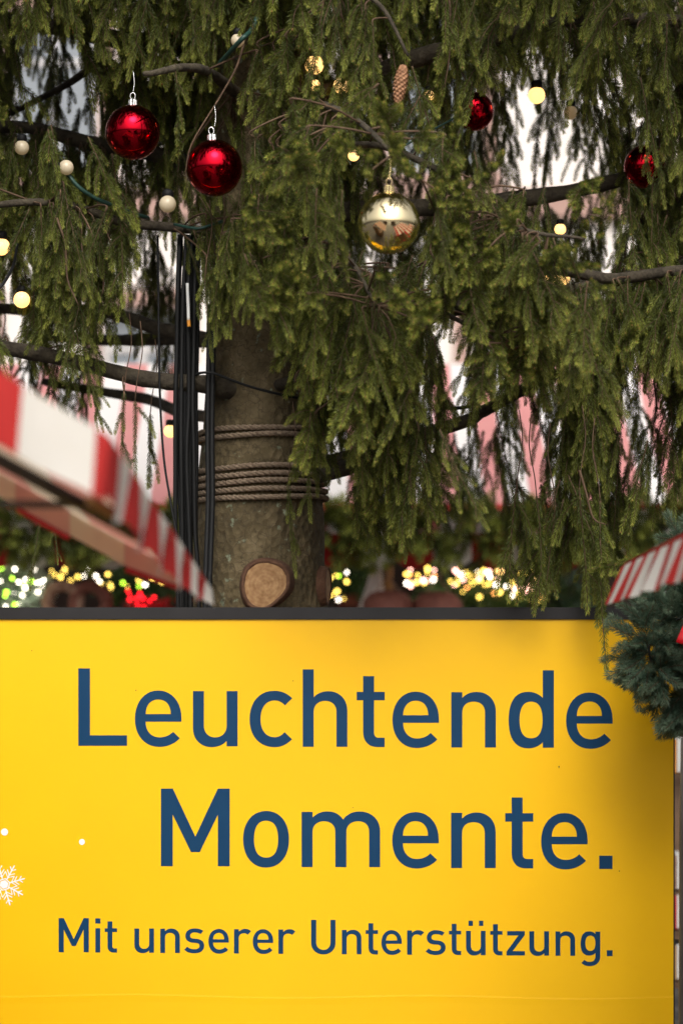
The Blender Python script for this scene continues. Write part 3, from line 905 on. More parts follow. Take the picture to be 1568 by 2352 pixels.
def ok(pl, front_only=False):
    loc, e, s, idx, tip = pl
    d = loc.y
    tx, ty = px(tip)
    low = np.interp(tx, [a for a, b in LOW], [b for a, b in LOW])
    if ty > low + random.uniform(-25, 10):
        return False
    lat = 38 * s
    if d < 8.2 and any(inside(poly, *px(loc)) for poly, st in GAPS[:12]):
        return False
    for f in (0.12, 0.35, 0.6, 0.85, 1.0):
        q = loc.lerp(tip, f)
        x, y = px(q)
        for dx in (-lat, 0, lat):
            if f in (0.12, 1.0) and dx: continue
            for gi, (poly, st) in enumerate(GAPS):
                if gi >= 12 and d > CLEAR_D: continue
                if inside(poly, x + dx, y) and random.random() < st:
                    return False
    return True


sprays = []
def fill(n, region, dr, kinds, smin, smax, tiltmax, poly=None, toward=0.0):
    x0, x1, y0, y1 = region
    made = tries = 0
    while made < n and tries < n * 40:
        tries += 1
        hx, hy = random.uniform(x0, x1), random.uniform(y0, y1)
        if poly and not inside(poly, hx, hy): continue
        d = random.uniform(*dr)
        tilt = (random.uniform(-tiltmax, tiltmax) - toward * random.random(), random.uniform(-tiltmax, tiltmax))
        pl = place(hx, hy, d, random.choice(kinds), random.uniform(0, 6.28), (0, 0), random.uniform(smin, smax))
        # lean first about the world axes, after the spin about the hanging line
        e = (Euler((tilt[0], tilt[1], 0)).to_matrix() @ Euler((0, 0, random.uniform(0, 6.28))).to_matrix()).to_euler()
        tip = pl[0] + e.to_matrix() @ (PROT[pl[3]][1] * pl[2])
        pl = (pl[0], e, pl[2], pl[3], tip)
        if ok(pl):
            sprays.append(pl); made += 1
    return made


HH = list(iH) + list(iS) * 2
r1 = fill(80, (540, 1440, 60, 1000), (6.35, 6.85), list(iB) + list(iB) + list(iH), 0.6, 1.05, R(30), CENTRE, toward=R(45))
r2 = fill(66, (560, 1400, 40, 1080), (6.8, 7.3), list(iH) + list(iB), 0.8, 1.1, R(22), CENTRE)
r3 = fill(215, (-200, 620, -240, 900), (6.95, 7.5), HH, 0.6, 1.1, R(20))
r4 = fill(185, (540, 1750, -240, 260), (6.8, 7.5), HH + list(iB), 0.8, 1.15, R(20))
r5 = fill(215, (1090, 1760, 200, 1230), (7.0, 7.5), HH, 0.6, 1.1, R(16))
r6 = fill(60, (640, 1180, 700, 1150), (6.95, 7.35), HH, 0.7, 1.0, R(16))
r9 = fill(130, (1120, 1760, 240, 1130), (7.5, 8.2), HH, 0.85, 1.2, R(16))
r7 = fill(240, (-200, 1760, -240, 760), (7.7, 8.6), HH, 0.9, 1.25, R(20))
r8 = fill(190, (-200, 1760, -240, 620), (8.6, 9.6), HH, 1.0, 1.35, R(20))
# along the boughs themselves
for li, c in enumerate(limb_runs):
    if li in (0, 6, 8, 10): continue
    for i, p in enumerate(c):
        if i < 5: continue
        for q in range(2):
            loc = p + Vector((random.uniform(-.05, .05), random.uniform(-.09, .02), random.uniform(-.03, -.005)))
            idx = random.choice(HH); sc_ = random.uniform(.7, 1.05)
            e = (Euler((random.uniform(-.3, .3), random.uniform(-.3, .3), 0)).to_matrix() @ Euler((0, 0, random.uniform(0, 6.28))).to_matrix()).to_euler()
            pl = (loc, e, sc_, idx, loc + e.to_matrix() @ (PROT[idx][1] * sc_))
            if ok(pl): sprays.append(pl)
fill(34, (455, 700, 400, 640), (6.95, 7.2), list(iS) + list(iH), .55, .9, R(10))
print('sprays', r1, r2, r3, r4, r5, r6, r7, r8)
HANGERS = []
# far side of the tree: thin strings that hang across the open places
for x0, x1, y0, y1, n in ((1080, 1440, 130, 320, 24), (1240, 1430, 420, 560, 10), (280, 420, 470, 720, 12), (1030, 1210, 820, 1020, 14), (720, 820, 860, 1000, 6), (10, 250, 10, 160, 12), (1230, 1500, 760, 1000, 12)):
    for q in range(n):
        i = random.choice(list(iS) + list(iH)); s = random.uniform(.7, 1.15)
        e = Euler((random.uniform(-.15, .15), random.uniform(-.15, .15), random.uniform(0, 6.28)))
        loc = P(random.uniform(x0, x1), random.uniform(y0, y1), random.uniform(8.2, 9.6))
        sprays.append((loc, e, s, i, loc + e.to_matrix() @ (PROT[i][1] * s)))
# single strings seen on their own
for hx, hy, d, i, s in ((92, 1195, 7.2, 16, .62), (126, 1215, 7.25, 17, .34), (1378, 1150, 6.9, 18, 1.25), (1185, 1130, 6.95, 19, 1.2), (1232, 1140, 6.95, 20, 1.1), (1275, 1160, 7.0, 16, .9), (1330, 1120, 6.95, 17, 1.15),
                       (662, 1105, 7.1, 18, .72), (930, 1090, 7.0, 16, .75), (310, 920, 7.15, 17, .8), (285, 900, 7.2, 18, .75), (345, 950, 7.6, 19, .9), (820, 1060, 7.0, 20, .8), (705, 1000, 7.0, 17, .8),
                       (470, 640, 7.1, 16, .7), (500, 600, 7.1, 17, .8)):
    e = Euler((random.uniform(-.08, .08), random.uniform(-.08, .08), random.uniform(0, 6.28)))
    loc = P(hx, hy, d)
    sprays.append((loc, e, s, i, loc + e.to_matrix() @ (PROT[i][1] * s)))
    HANGERS.append(loc)
# shoots turned up and out at the branch ends nearest the square
for hx, hy, d, ax, ay in ((690, 390, 6.3, -1.9, -.9), (900, 360, 6.2, -2.0, .8), (940, 400, 6.25, -1.8, 1.1), (1190, 520, 6.4, -1.7, .9), (1330, 640, 6.35, -2.0, .9), (840, 400, 6.15, -1.5, 0), (1100, 600, 6.4, -1.4, .3), (1250, 600, 6.5, -1.6, .7), (-30, 300, 7.0, -1.1, 1.3), (1450, 1290, 6.9, -.7, -1.0), (1500, 1280, 6.9, -.5, -1.2)) + tuple((random.uniform(600, 1120), random.uniform(290, 700), random.uniform(6.35, 6.6), random.uniform(-2.0, -1.1), random.uniform(-1.2, 1.2)) for _ in range(34)) + tuple((random.uniform(1060, 1420), random.uniform(470, 820), random.uniform(6.5, 6.9), random.uniform(-1.9, -1.0), random.uniform(.2, 1.4)) for _ in range(14)):
    i = random.choice(list(iB)); s = random.uniform(.6, .8)
    e = (Euler((0, -ay, 0)).to_matrix() @ Euler((ax, 0, 0)).to_matrix() @ Euler((0, 0, random.uniform(0, 6.28))).to_matrix()).to_euler()
    loc = P(hx, hy, d)
    tip = loc + e.to_matrix() @ (PROT[i][1] * s)
    if 790 < px(tip)[0] < 995 and 390 < px(tip)[1] < 610 or 790 < hx < 995 and 400 < hy < 600: continue
    sprays.append((loc, e, s, i, tip))

seen = []
for pl in sprays:
    x, y = px(pl[0]); tx, ty = px(pl[4])
    vis = (-40 < (x + tx) / 2 < 1608) and ty > 20 and y < 1400
    seen.append((pl[2] / pl[0].y * (1 if vis else 0.01) * (1 if pl[0].y < 7.6 else .4), len(seen)))
order = [i for _, i in sorted(seen, reverse=True)]
near_ids, rest = order[:300], [sprays[i] for i in order[300:]]
# every kind of spray must stand among the 300
have = {sprays[i][3] for i in near_ids}
first = {}
for i in near_ids:
    loc, e, s, idx, tip = sprays[i]
    o = bpy.data.objects.new('needle_spray', PROT[idx][0])
    COL.objects.link(o); o.parent = tree
    o.matrix_parent_inverse = Matrix.Translation(tree.location).inverted()
    o.location = loc; o.rotation_euler = e; o.scale = (s, s, s)
    first.setdefault(idx, o)

# sprays of the upper crown and of the sides outside the frame
crown = []
up_lim = len(limb_spec)
for (p, r) in limb_pts:
    x, y = px(p) if p.y > 1 else (0, 0)
    out = p.z > 3.3 or x < -260 or x > 1830
    if not out or random.random() < 0.12: continue
    for q in range(11):
        loc = p + Vector((random.gauss(0, .17), random.gauss(0, .13), random.uniform(-.06, .05)))
        if -260 < px(loc)[0] < 1830 and px(loc)[1] > (-260 if loc.y > 7.0 else -760) and loc.y < 9.5: continue
        e = Euler((random.uniform(-.4, .4), random.uniform(-.4, .4), random.uniform(0, 6.28)))
        crown.append((loc, e, random.uniform(1.1, 1.7), random.choice(list(iH)), loc))
allrest = [r for r in rest + crown if r[3] in first]
me = bpy.data.meshes.new('foliage')
me.from_pydata([r[0][:] for r in allrest], [], [])
a = me.attributes.new('rot', 'FLOAT_VECTOR', 'POINT'); a.data.foreach_set('vector', np.array([tuple(r[1]) for r in allrest], dtype=np.float32).ravel())
a = me.attributes.new('siz', 'FLOAT', 'POINT'); a.data.foreach_set('value', np.array([r[2] for r in allrest], dtype=np.float32))
keys = sorted(first)
a = me.attributes.new('pick', 'INT', 'POINT'); a.data.foreach_set('value', np.array([keys.index(r[3]) for r in allrest], dtype=np.int32))
fo = obj('foliage', me, tree)
tag(fo, kind='stuff')
ng = bpy.data.node_groups.new('foliage_sprays', 'GeometryNodeTree')
ng.interface.new_socket('Geometry', in_out='INPUT', socket_type='NodeSocketGeometry')
ng.interface.new_socket('Geometry', in_out='OUTPUT', socket_type='NodeSocketGeometry')
N = ng.nodes; Lk = ng.links
gi, go = N.new('NodeGroupInput'), N.new('NodeGroupOutput')
iop = N.new('GeometryNodeInstanceOnPoints'); iop.inputs['Pick Instance'].default_value = True
jn = N.new('GeometryNodeJoinGeometry')
for kx in reversed(keys):      # the first link into a join comes last
    oi = N.new('GeometryNodeObjectInfo'); oi.transform_space = 'ORIGINAL'
    oi.inputs['Object'].default_value = first[kx]; oi.inputs['As Instance'].default_value = True
    Lk.new(oi.outputs['Geometry'], jn.inputs[0])
def nattr(nm, typ):
    n = N.new('GeometryNodeInputNamedAttribute'); n.data_type = typ; n.inputs['Name'].default_value = nm
    return [o for o in n.outputs if o.enabled][0]
Lk.new(gi.outputs[0], iop.inputs['Points']); Lk.new(jn.outputs[0], iop.inputs['Instance'])
Lk.new(nattr('pick', 'INT'), iop.inputs['Instance Index'])
Lk.new(nattr('siz', 'FLOAT'), iop.inputs['Scale'])
e2r = N.new('FunctionNodeEulerToRotation'); Lk.new(nattr('rot', 'FLOAT_VECTOR'), e2r.inputs[0])
Lk.new(e2r.outputs[0], iop.inputs['Rotation'])
Lk.new(iop.outputs[0], go.inputs[0])
fo.modifiers.new('sprays', 'NODES').node_group = ng

# twigs that carry the sprays
mb = MB()
for q in HANGERS:
    if q.z < 2.0: continue
    sx = random.choice((-1, 1))
    mb.tube(smooth_path([q + Vector((sx * .012, .04, .24)), q + Vector((sx * .02, .02, .15)), q + Vector((sx * .006, .004, .06)), q], 4), .0017, 5)
for (loc, e, s, idx, tip) in sprays:
    d2 = ((LP - np.array(loc[:])) ** 2).sum(1)
    up = LP[:, 2] - loc.z
    j = int(np.argmin(d2 + np.where(up < -0.05, 0.25, 0)))
    a = Vector(LP[j]); dist = (a - loc).length
    if dist < 0.03 or dist > 0.24: continue
    dn = (tip - loc).normalized()
    midp = a.lerp(loc, 0.5) + Vector((0, 0, 0.04 * dist)) + Vector((random.gauss(0, .03), random.gauss(0, .03), random.gauss(0, .02))) * dist
    c = smooth_path([a, midp, loc, loc + dn * 0.02], 4)
    if any(inside(poly, *px(q)) for q in c for gi, (poly, st) in enumerate(GAPS) if gi < 12 or q.y < CLEAR_D): continue
    r0 = 0.0026 + 0.003 * dist
    mb.tube(c, [r0 + (0.0026 - r0) * i / (len(c) - 1) for i in range(len(c))], 5)
tag(mb.build('twig', M['twig'], tree, True), kind='stuff')

# bare dead twigs (seen against the light)
for path in ([(690, 840, 6.95), (720, 845, 6.95), (760, 855, 6.95), (800, 900, 6.95), (815, 940, 6.95)],
             [(690, 900, 6.95), (678, 870, 6.95), (690, 848, 6.95), (715, 842, 6.95)], 
             [(130, 500, 6.95), (150, 560, 6.95), (155, 640, 6.95), (180, 700, 6.95)], [(560, 100, 7.0), (540, 160, 7.0), (500, 230, 7.0), (440, 330, 6.95), (425, 400, 6.95)], [(1030, -20, 6.9), (1035, 60, 6.9), (1030, 140, 6.9), (1020, 200, 6.9)],
             [(1330, 1080, 6.85), (1345, 1130, 6.85), (1362, 1190, 6.85), (1390, 1205, 6.85)]):
    c = smooth_path([P(*p) for p in path], 5)
    tag(MB().tube(c, [0.0042 - 0.0026 * i / (len(c) - 1) for i in range(len(c))], 6).build('bare_twig', M['twig'], tree, True))

# hanging cone
cc = P(926, 150, 6.45)
mb = MB()
ax = Vector((-0.16, -0.05, -1)).normalized()
qx = ax.to_track_quat('Z', 'Y').to_matrix()
LC, RC = 0.108, 0.019
prof = lambda t: RC * math.sin(math.pi * min(1, 0.12 + t * 0.88)) ** 0.6 * (1 - 0.15 * t)
mb.tube([cc + ax * (LC * t) for t in np.linspace(0, 1, 12)], [prof(t) * 0.8 + 0.001 for t in np.linspace(0, 1, 12)], 12)
for j in range(120):
    t = 0.03 + 0.95 * j / 120
    a = j * 2.39996
    r = prof(t)
    o = qx @ Vector((math.cos(a), math.sin(a), 0)); sd = ax.cross(o).normalized()
    b = cc + ax * (LC * t - 0.004)
    tip_ = b + o * (r * 1.06 + 0.0015) + ax * 0.014
    mb.add([b + o * r * 0.6 - sd * .005, b + o * r * 0.6 + sd * .005, b + o * r + ax * .008 + sd * .0055, tip_, b + o * r + ax * .008 - sd * .0055], [(0, 1, 2, 3, 4)])
mb.build('cone', M['cone'], tree)

# ------------------------------------------------------------------ ropes round the trunk
def rope(label, z0, z1, turns, slant, a0=0.0):
    mb = MB(); n = int(turns * 90)
    rr = 0.0085
    path = []
    for i in range(n + 1):
        t = i / n
        a = a0 + 2 * math.pi * turns * t
        z = z0 + (z1 - z0) * t + slant * math.cos(a) + 0.007 * mnoise.noise(Vector((t * 5 * turns, z0, 0)))
        r = trunk_r(z) * 1.035 + rr * 0.9
        path.append(Vector((TX + math.cos(a) * r, TY + math.sin(a) * r, z)))
    for s in range(3):
        c = []
        L_ = 0
        for i, p in enumerate(path):
            t = (path[min(i + 1, n)] - path[max(i - 1, 0)]).normalized()
            if i: L_ += (path[i] - path[i - 1]).length
        fine = smooth_path(path, 3)
        L_ = 0; c = []
        for i, p in enumerate(fine):
            t = (fine[min(i + 1, len(fine) - 1)] - fine[max(i - 1, 0)]).normalized()
            if i: L_ += (fine[i] - fine[i - 1]).length
            u = Vector((0, 0, 1)).cross(t).normalized(); w = t.cross(u)
            ph = L_ * 2 * math.pi / 0.055 + s * 2.094
            c.append(p + (u * math.cos(ph) + w * math.sin(ph)) * rr * 0.52)
        mb.tube(c, rr * 0.56, 6)
    return tag(mb.build('rope', M['rope'], None, True), label, 'rope')

kt = K * 7.38
zz = lambda y: CZ + (1520 - y) * K * 7.36
rope('brown twisted rope wound twice round the upper trunk', zz(1008), zz(972), 2.0, 0.002, R(60))
rope('brown twisted rope wound five times round the lower trunk', zz(1150), zz(1062), 5.0, 0.003, R(100))

# ------------------------------------------------------------------ cables
def cable(label, pts, r, m='black', group=None, name='cable', flat=None):
    c = smooth_path([P(*p) for p in pts], 6)
    return tag(MB().tube(c, r, 8).build(name, M[m], None, True), label, 'cable', group)

for i, (x, d, r) in enumerate(((402, 7.30, .0066), (409, 7.33, .0072), (415, 7.29, .0060), (422, 7.34, .0070), (429, 7.30, .0066), (436, 7.33, .0068), (443, 7.30, .0062), (449, 7.35, .006), (418, 7.36, .0055))):
    j = lambda s: random.uniform(-s, s)
    cable('black cable hanging in the bundle left of the trunk', [(x + 10 + j(4), 540, d + .05), (x + 4 + j(3), 660, d + j(.008)), (x + 2 + j(3), 790, d + j(.008)), (x + 2 + j(3), 920, d + j(.008)), (x + j(3), 1050, d + j(.01)), (x + 4 + j(4), 1220, d + j(.01)), (x + 8 + j(8), 1420, d), (x + 10, 2200, d)], r, group='black cables beside the trunk')
for x, lab in ((477, 'left of two black cables pressed against the trunk over the ropes'), (487, 'right of two black cables pressed against the trunk over the ropes')):
    cable(lab, [(x + 4, 700, 7.36), (x + 2, 830, 7.31), (x, 1000, 7.29), (x + 1, 1150, 7.27), (x - 4, 1300, 7.24), (x - 6, 1420, 7.23), (x - 6, 2200, 7.2)], .0078, group='black cables against the trunk')
cable('thin black cable swinging free left of the cable bundle', [(362, 540, 7.3), (364, 700, 7.3), (367, 900, 7.3), (376, 1050, 7.3), (393, 1160, 7.28), (410, 1260, 7.27), (416, 1420, 7.27), (416, 2200, 7.25)], .0035)
cable('black cable looped aslant across the upper trunk', [(448, 862, 7.30), (462, 856, 7.28), (490, 857, 7.27), (530, 872, 7.27), (575, 888, 7.28), (640, 905, 7.30), (690, 915, 7.36)], .0042)
cable('white cable end among the black bundle', [(430, 650, 7.27), (432, 700, 7.27), (433, 735, 7.27)], .0048, 'white_plastic')
cable('orange sleeve at the end of the white cable', [(433, 735, 7.27), (433.5, 742, 7.27), (434, 750, 7.27)], .0055, 'orange_plastic', name='cable_sleeve')
cable('flat green light cable drooping below the bulb at left', [(120, 372, 7.15), (152, 396, 7.1), (180, 428, 7.1), (220, 455, 7.12), (262, 472, 7.15), (300, 488, 7.2), (340, 500, 7.3)], .0062, 'green_cable')
cable('green light cable between the sprays beside the red bauble', [(400, 515, 7.2), (450, 524, 7.15), (480, 518, 7.15), (510, 508, 7.2)], .0045, 'green_cable')
cable('green light cable up high left of the centre', [(590, 40, 7.0), (575, 70, 6.98), (552, 92, 6.95), (500, 150, 7.1)], .007, 'green_cable')
cable('dark light cable behind the upper right sprays', [(900, 350, 7.1), (985, 302, 7.1), (1080, 250, 7.2)], .003, 'green_cable')
cable('black cable running behind the right branches', [(1000, 935, 7.4), (1050, 937, 7.4), (1100, 930, 7.5)], .0055)
cable('dark cable at the left edge by the bulb', [(-20, 680, 7.0), (8, 650, 7.0), (30, 610, 7.1), (40, 560, 7.2)], .0045)

# ------------------------------------------------------------------ light bulbs in the tree
def bulb(x, y, d, r, on, label, axis=(0, 0, 1)):
    c = P(x, y, d)
    b = thing('light_bulb', c, label, 'light bulb', 'festoon bulbs in the spruce')
    axis = Vector(axis).normalized()
    q = axis.to_track_quat('Z', 'Y').to_matrix()
    mb = MB().sphere((0, 0, 0), r, 20, 14)
    o = obj('globe', mb.mesh('globe', M['bulb_on' if on else 'bulb_off'], True), b, loc=c)
    m2 = MB().lathe([(r * .55, r * .80), (r * .66, r * .84), (r * .68, r * 1.5), (r * .5, r * 1.75), (0.001, r * 1.8)], n=16)
    s = obj('socket', m2.mesh('socket', M['black'], True), b, loc=c, rot=q.to_euler())
    return b


BULBS = [
    (50, 338, 7.25, .022, 0, 'milky bulb half hidden by the bough at the far left', (0, 0, 1)),
    (152, 384, 7.08, .022, 0, 'milky bulb with big black socket beside the flat green cable', (-1, -.1, 0)),
    (385, 468, 7.1, .025, 0, 'round milky bulb hanging below the two red baubles', (0, .3, 1)),
    (3, 566, 7.3, .026, 1, 'lit bulb cut by the left edge of the picture', (0, 0, 1)),
    (50, 688, 7.4, .025, 1, 'lit orange bulb behind the left boughs near the dark branch', (0, .3, 1)),
    (546, 92, 7.0, .02, 0, 'milky bulb on the lichen covered twig at the top', (0, 0, 1)),
    (722, 148, 7.38, .029, 1, 'big lit bulb behind the sprays above the cone', (0, 0, 1)),
    (784, 196, 7.2, .024, 1, 'lit bulb beside the hanging cone', (0, .2, 1)),
    (812, 356, 7.1, .017, 1, 'small lit bulb above the gold bauble', (0, .2, 1)),
    (985, 218, 7.38, .016, 1, 'tiny lit bulb among the twigs right of the cone', (0, 0, 1)),
    (1232, 218, 7.5, .026, 1, 'lit bulb in front of the upper right gap', (0, 0, 1)),
    (1286, 526, 7.6, .018, 1, 'small lit bulb under the thick right branch', (0, 0, 1)),
    (1285, 638, 8.4, .034, 1, 'lit bulb above the lower right branch', (0, 0, 1)),
    (1245, 632, 8.6, .03, 1, 'lit bulb left of the brighter one above the lower right branch', (0, 0, 1)),
    (391, 990, 8.2, .022, 1, 'lit bulb left of the cable bundle beside the ropes', (0, 0, 1)),
    (1310, 258, 7.6, .022, 0, 'unlit amber bulb in the upper right boughs', (0, 0, 1)),
    (722, 195, 7.38, .018, 1, 'lit bulb just under the biggest one above the cone', (0, 0, 1)),
    (1232, 1335, 8.5, .018, 1, 'lit bulb behind the sprigs over the right part of the sign', (0, 0, 1)),
    (1148, 1312, 8.5, .015, 1, 'lit bulb by the sprig tips left of the hanging right sprigs', (0, 0, 1)),
]
for b in BULBS: bulb(*b)

# ------------------------------------------------------------------ baubles
def bauble(x, y, d, r, m, capm, label, lean=(0, 0)):
    c = P(x, y, d)
    b = thing('bauble', c, label, 'bauble', 'glass baubles on the spruce')
    e = Euler((lean[0], lean[1], 0))
    obj('ball', MB().sphere((0, 0, 0), r, 64, 40).mesh('ball', M[m], True), b, loc=c, rot=e)
    cap = MB()
    rc = r * .17
    n = 28
    prof = [(rc * 1.18, r * .965), (rc * 1.2, r * .985), (rc, r * 1.0), (rc * .97, r * 1.16), (rc * .8, r * 1.2), (0.0006, r * 1.21)]
    for j, (rr, z) in enumerate(prof):
        for k in range(n):
            a = 2 * math.pi * k / n
            f = 1 + (0.05 if 1 < j < 4 else 0.02) * (1 if k % 2 else -1)
            cap.v.append((rr * f * math.cos(a), rr * f * math.sin(a), z))
    for j in range(len(prof) - 1):
        for k in range(n):
            a = j * n + k; bb = j * n + (k + 1) % n
            cap.f.append((a, bb, bb + n, a + n)); cap.m.append(0)
    obj('cap', cap.mesh('cap', M[capm]), b, loc=c, rot=e)
    lp = [Vector((rc * .55 * math.sin(t), 0, r * 1.19 + rc * .75 * (1 - math.cos(t)))) for t in np.linspace(0, 2 * math.pi, 17)]
    obj('loop', MB().tube(lp, rc * .12, 6).mesh('loop', M[capm], True), b, loc=c, rot=e)
    th = [Vector((0, 0, r * 1.19 + rc * 1.4)), Vector((0.004, .004, r * 1.19 + rc * 1.4 + 0.03)), Vector((0.0, .01, r * 1.19 + rc * 1.4 + 0.07))]
    obj('thread', MB().tube(smooth_path(th, 4), 0.0009, 5).mesh('thread', M[capm], True), b, loc=c)
    return b


bauble(305, 303, 7.05, 63 * K * 7.05, 'red_ball', 'silver', 'shiny red bauble on the left, the higher of the two clear red ones')
bauble(492, 385, 6.98, 65 * K * 6.98, 'red_ball', 'silver', 'shiny red bauble nearer the middle, the lower of the two clear red ones', (0, -.08))
bauble(893, 512, 6.25, 71 * K * 6.25, 'gold_ball', 'gold_cap', 'shiny gold bauble in front of the spruce', (R(4), 0))
bauble(1090, 255, 7.45, 44 * K * 7.45, 'red_ball', 'silver', 'red bauble half hidden behind hanging twigs at the upper right')
bauble(1482, 382, 7.36, 50 * K * 7.36, 'red_ball', 'silver', 'red bauble at the right edge beside the thick branch')
bauble(1116, 508, 9.4, 20 * K * 9.4, 'red_ball', 'silver', 'small blurred red bauble below the thick right branch')
bauble(1182, 490, 9.6, 24 * K * 9.6, 'red_ball', 'silver', 'blurred red bauble tucked against the thick right branch')

# ------------------------------------------------------------------ stalls either side of the camera
def striped(mb, fn, n, lo=0.0, hi=1.0, sub=2, rows=1, start=0, cuts=None):
    """fabric sheet fn(u, v) in n stripes along u: material 0 red, 1 white"""
    cuts = cuts or [lo + (hi - lo) * i / n for i in range(n + 1)]
    for i in range(len(cuts) - 1):
        for s in range(sub):
            ua = cuts[i] + (cuts[i + 1] - cuts[i]) * s / sub; ub = cuts[i] + (cuts[i + 1] - cuts[i]) * (s + 1) / sub
            for r in range(rows):
                va, vb = r / rows, (r + 1) / rows
                mb.add([fn(ua, va), fn(ub, va), fn(ub, vb), fn(ua, vb)], [(0, 1, 2, 3)], (i + start) % 2)
    return mb


CAN = [M['can_red'], M['can_white']]
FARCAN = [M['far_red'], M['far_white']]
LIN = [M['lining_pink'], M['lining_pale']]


def solid(o, t=0.0015):
    md = o.modifiers.new('cloth', 'SOLIDIFY'); md.thickness = t; md.offset = 0
    return o


E1, E2 = P(252, 1005, 3.8), P(486, 1354, 5.0)
RF, RBk = Vector((-1.62, 3.72, E1.z + 1.26 * .59)), Vector((-1.62, 5.0, E2.z + 1.36 * .55))
lst = thing('market_stall', (-1.6, 4.4, 0), 'market stall with a red and white striped canvas roof at the left, close by', 'market stall')
lerp = lambda a, b, t: Vector(a).lerp(Vector(b), t)
# roof slope to the aisle: stripes run from rake to rake... across the slope
nst = 11
roof = striped(MB(), lambda u, v: lerp(lerp(E1, RF, u), lerp(E2, RBk, u), v) - Vector((0, 0, 0.02 * math.sin(math.pi * v))), nst, rows=6, sub=2, start=1)
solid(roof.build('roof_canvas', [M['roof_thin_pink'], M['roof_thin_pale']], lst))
L1, L2 = Vector((-2.9, 3.72, E1.z)), Vector((-2.9, 5.0, E2.z))
solid(striped(MB(), lambda u, v: lerp(lerp(L1, RF, u), lerp(L2, RBk, u), v) - Vector((0, 0, 0.02 * math.sin(math.pi * v))), nst, rows=4, start=1).build('roof_canvas', CAN, lst))
# valance along the front rake: broad stripes
du = 1 / (RF - E1).length
wid = (P(47, 880, 3.78) - P(215, 975, 3.8)).length
c0 = (E1 - P(215, 984, 3.8)).length
cuts = [0] + [min(1, (c0 + wid * i) * du) for i in range(0, 12)]
cuts = [c for i, c in enumerate(cuts) if i == 0 or c > cuts[i - 1]]
def rake(u, v):
    p = lerp(E1, RF, u)
    return p + Vector((0.004 * math.sin(u * 60), -0.07 * v + 0.012 * math.sin(u * 27) * v, -v * (0.105 + 0.03 * min(1, u * 3))))
solid(striped(MB(), rake, 0, cuts=cuts, rows=3, sub=4).build('valance', CAN, lst))
solid(striped(MB(), lambda u, v: lerp(L1, RF, u) + Vector((0, -0.02 * v, -v * 0.12)), nst, rows=2, sub=3).build('valance', CAN, lst))
# valance along the aisle eave, scalloped
ne = 12
def eave(u, v):
    p = lerp(E1, E2, u)
    drop = float(np.interp(u, [0, .45, .65, .85, 1], [.112, .106, .088, .064, .036]))
    sc_ = 0.78 + 0.22 * abs(math.sin(math.pi * u * 5.5))
    return p + Vector((-0.004 * v * (1 - u) + 0.010 * math.sin(u * 34) * v, -0.09 * v * (1 - .6 * u), -v * drop * sc_))
solid(striped(MB(), eave, ne, rows=4, sub=5, start=0).build('valance', CAN, lst))
# valance of the far rake, seen from inside under the roof
def back(u, v):
    p = lerp(E2, RBk, u)
    return p + Vector((0, 0.01, -v * 0.058 * min(1, .35 + u * 5) + 0.002))
cb = [0, .05] + [.05 + .0835 * i for i in range(1, 12)]
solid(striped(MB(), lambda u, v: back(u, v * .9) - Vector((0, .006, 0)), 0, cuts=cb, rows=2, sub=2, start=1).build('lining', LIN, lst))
solid(striped(MB(), lambda u, v: lerp(L2, RBk, u) + Vector((0, 0.01, -v * .058)), nst, rows=2).build('valance', CAN, lst))
for i in range(len(cb) - 1):
    if (i + 1) % 2 == 0:
        a, b = back(cb[i] + .002, 1.0), back(cb[i + 1] - .002, 1.0)
        MB().bar(a, b, 0.012, 0.012).build('hem', M['hem_red'], lst)
MB().bar(P(-40, 1036, 3.85), P(322, 1232, 4.15), 0.018, 0.02).bar(P(-40, 1036, 3.85), Vector((-1.62, 3.85, 2.56)), 0.018, 0.02).build('frame_bar', M['metal_dark'], lst)
MB().bar(P(205, 1150, 3.98), P(312, 1210, 4.12), 0.012, 0.016).build('batten', M['batten'], lst)
MB().bar(P(195, 1160, 4.05), P(-120, 1157, 4.0), 0.012, 0.012).bar(P(-120, 1157, 4.0), Vector((-2.7, 4.0, P(0, 1157, 4.0).z)), 0.012, 0.012).build('tie_bar', M['metal_dark'], lst)
for X, Y in ((-1.05, 4.0), (-2.75, 4.0), (-1.05, 4.9), (-2.75, 4.9)):
    MB().box((X, Y, 1.02), (0.05, 0.05, 2.04)).build('post', M['metal_dark'], lst)
MB().box((-2.1, 4.85, 1.0), (1.5, .03, 2.0)).build('back_wall', M['plank'], lst)
MB().box((-1.9, 4.45, 0.5), (1.6, 0.85, 1.0)).build('counter', M['plank'], lst)

# right stall
T1, T2 = P(1427, 1302, 5.75), P(1760, 1146, 4.3)
rst = thing('market_stall', (1.7, 5.0, 0), 'market stall whose red and white striped awning tip pokes in at the right edge', 'market stall')
def reave(u, v):
    p = lerp(T1, T2, u)
    d = p.y
    drop = float(np.interp(u, [0, .1, .5, 1], [.098, .098, .104, .11]))
    return p + Vector((-0.055 * v * (1 - .25 * u) + 0.006 * math.sin(u * 47 + 1) * v, -0.10 * v, -v * drop * (0.94 + .06 * abs(math.sin(u * math.pi * 6)))))
cr_ = [0, .035]
u = .035
while u < 1:
    u += .062 if len(cr_) % 2 == 0 else .038
    cr_.append(min(1, u))
solid(striped(MB(), reave, 0, cuts=cr_, rows=4, sub=4, start=0).build('valance', CAN, rst))
T1r, T2r = T1 + Vector((1.3, .1, .62)), T2 + Vector((1.3, 0, .62))
solid(striped(MB(), lambda u, v: lerp(lerp(T1, T1r, u), lerp(T2, T2r, u), v), 10, rows=4).build('roof_canvas', CAN, rst))
T1q, T2q = T1 + Vector((2.6, .1, 0)), T2 + Vector((2.6, 0, 0))
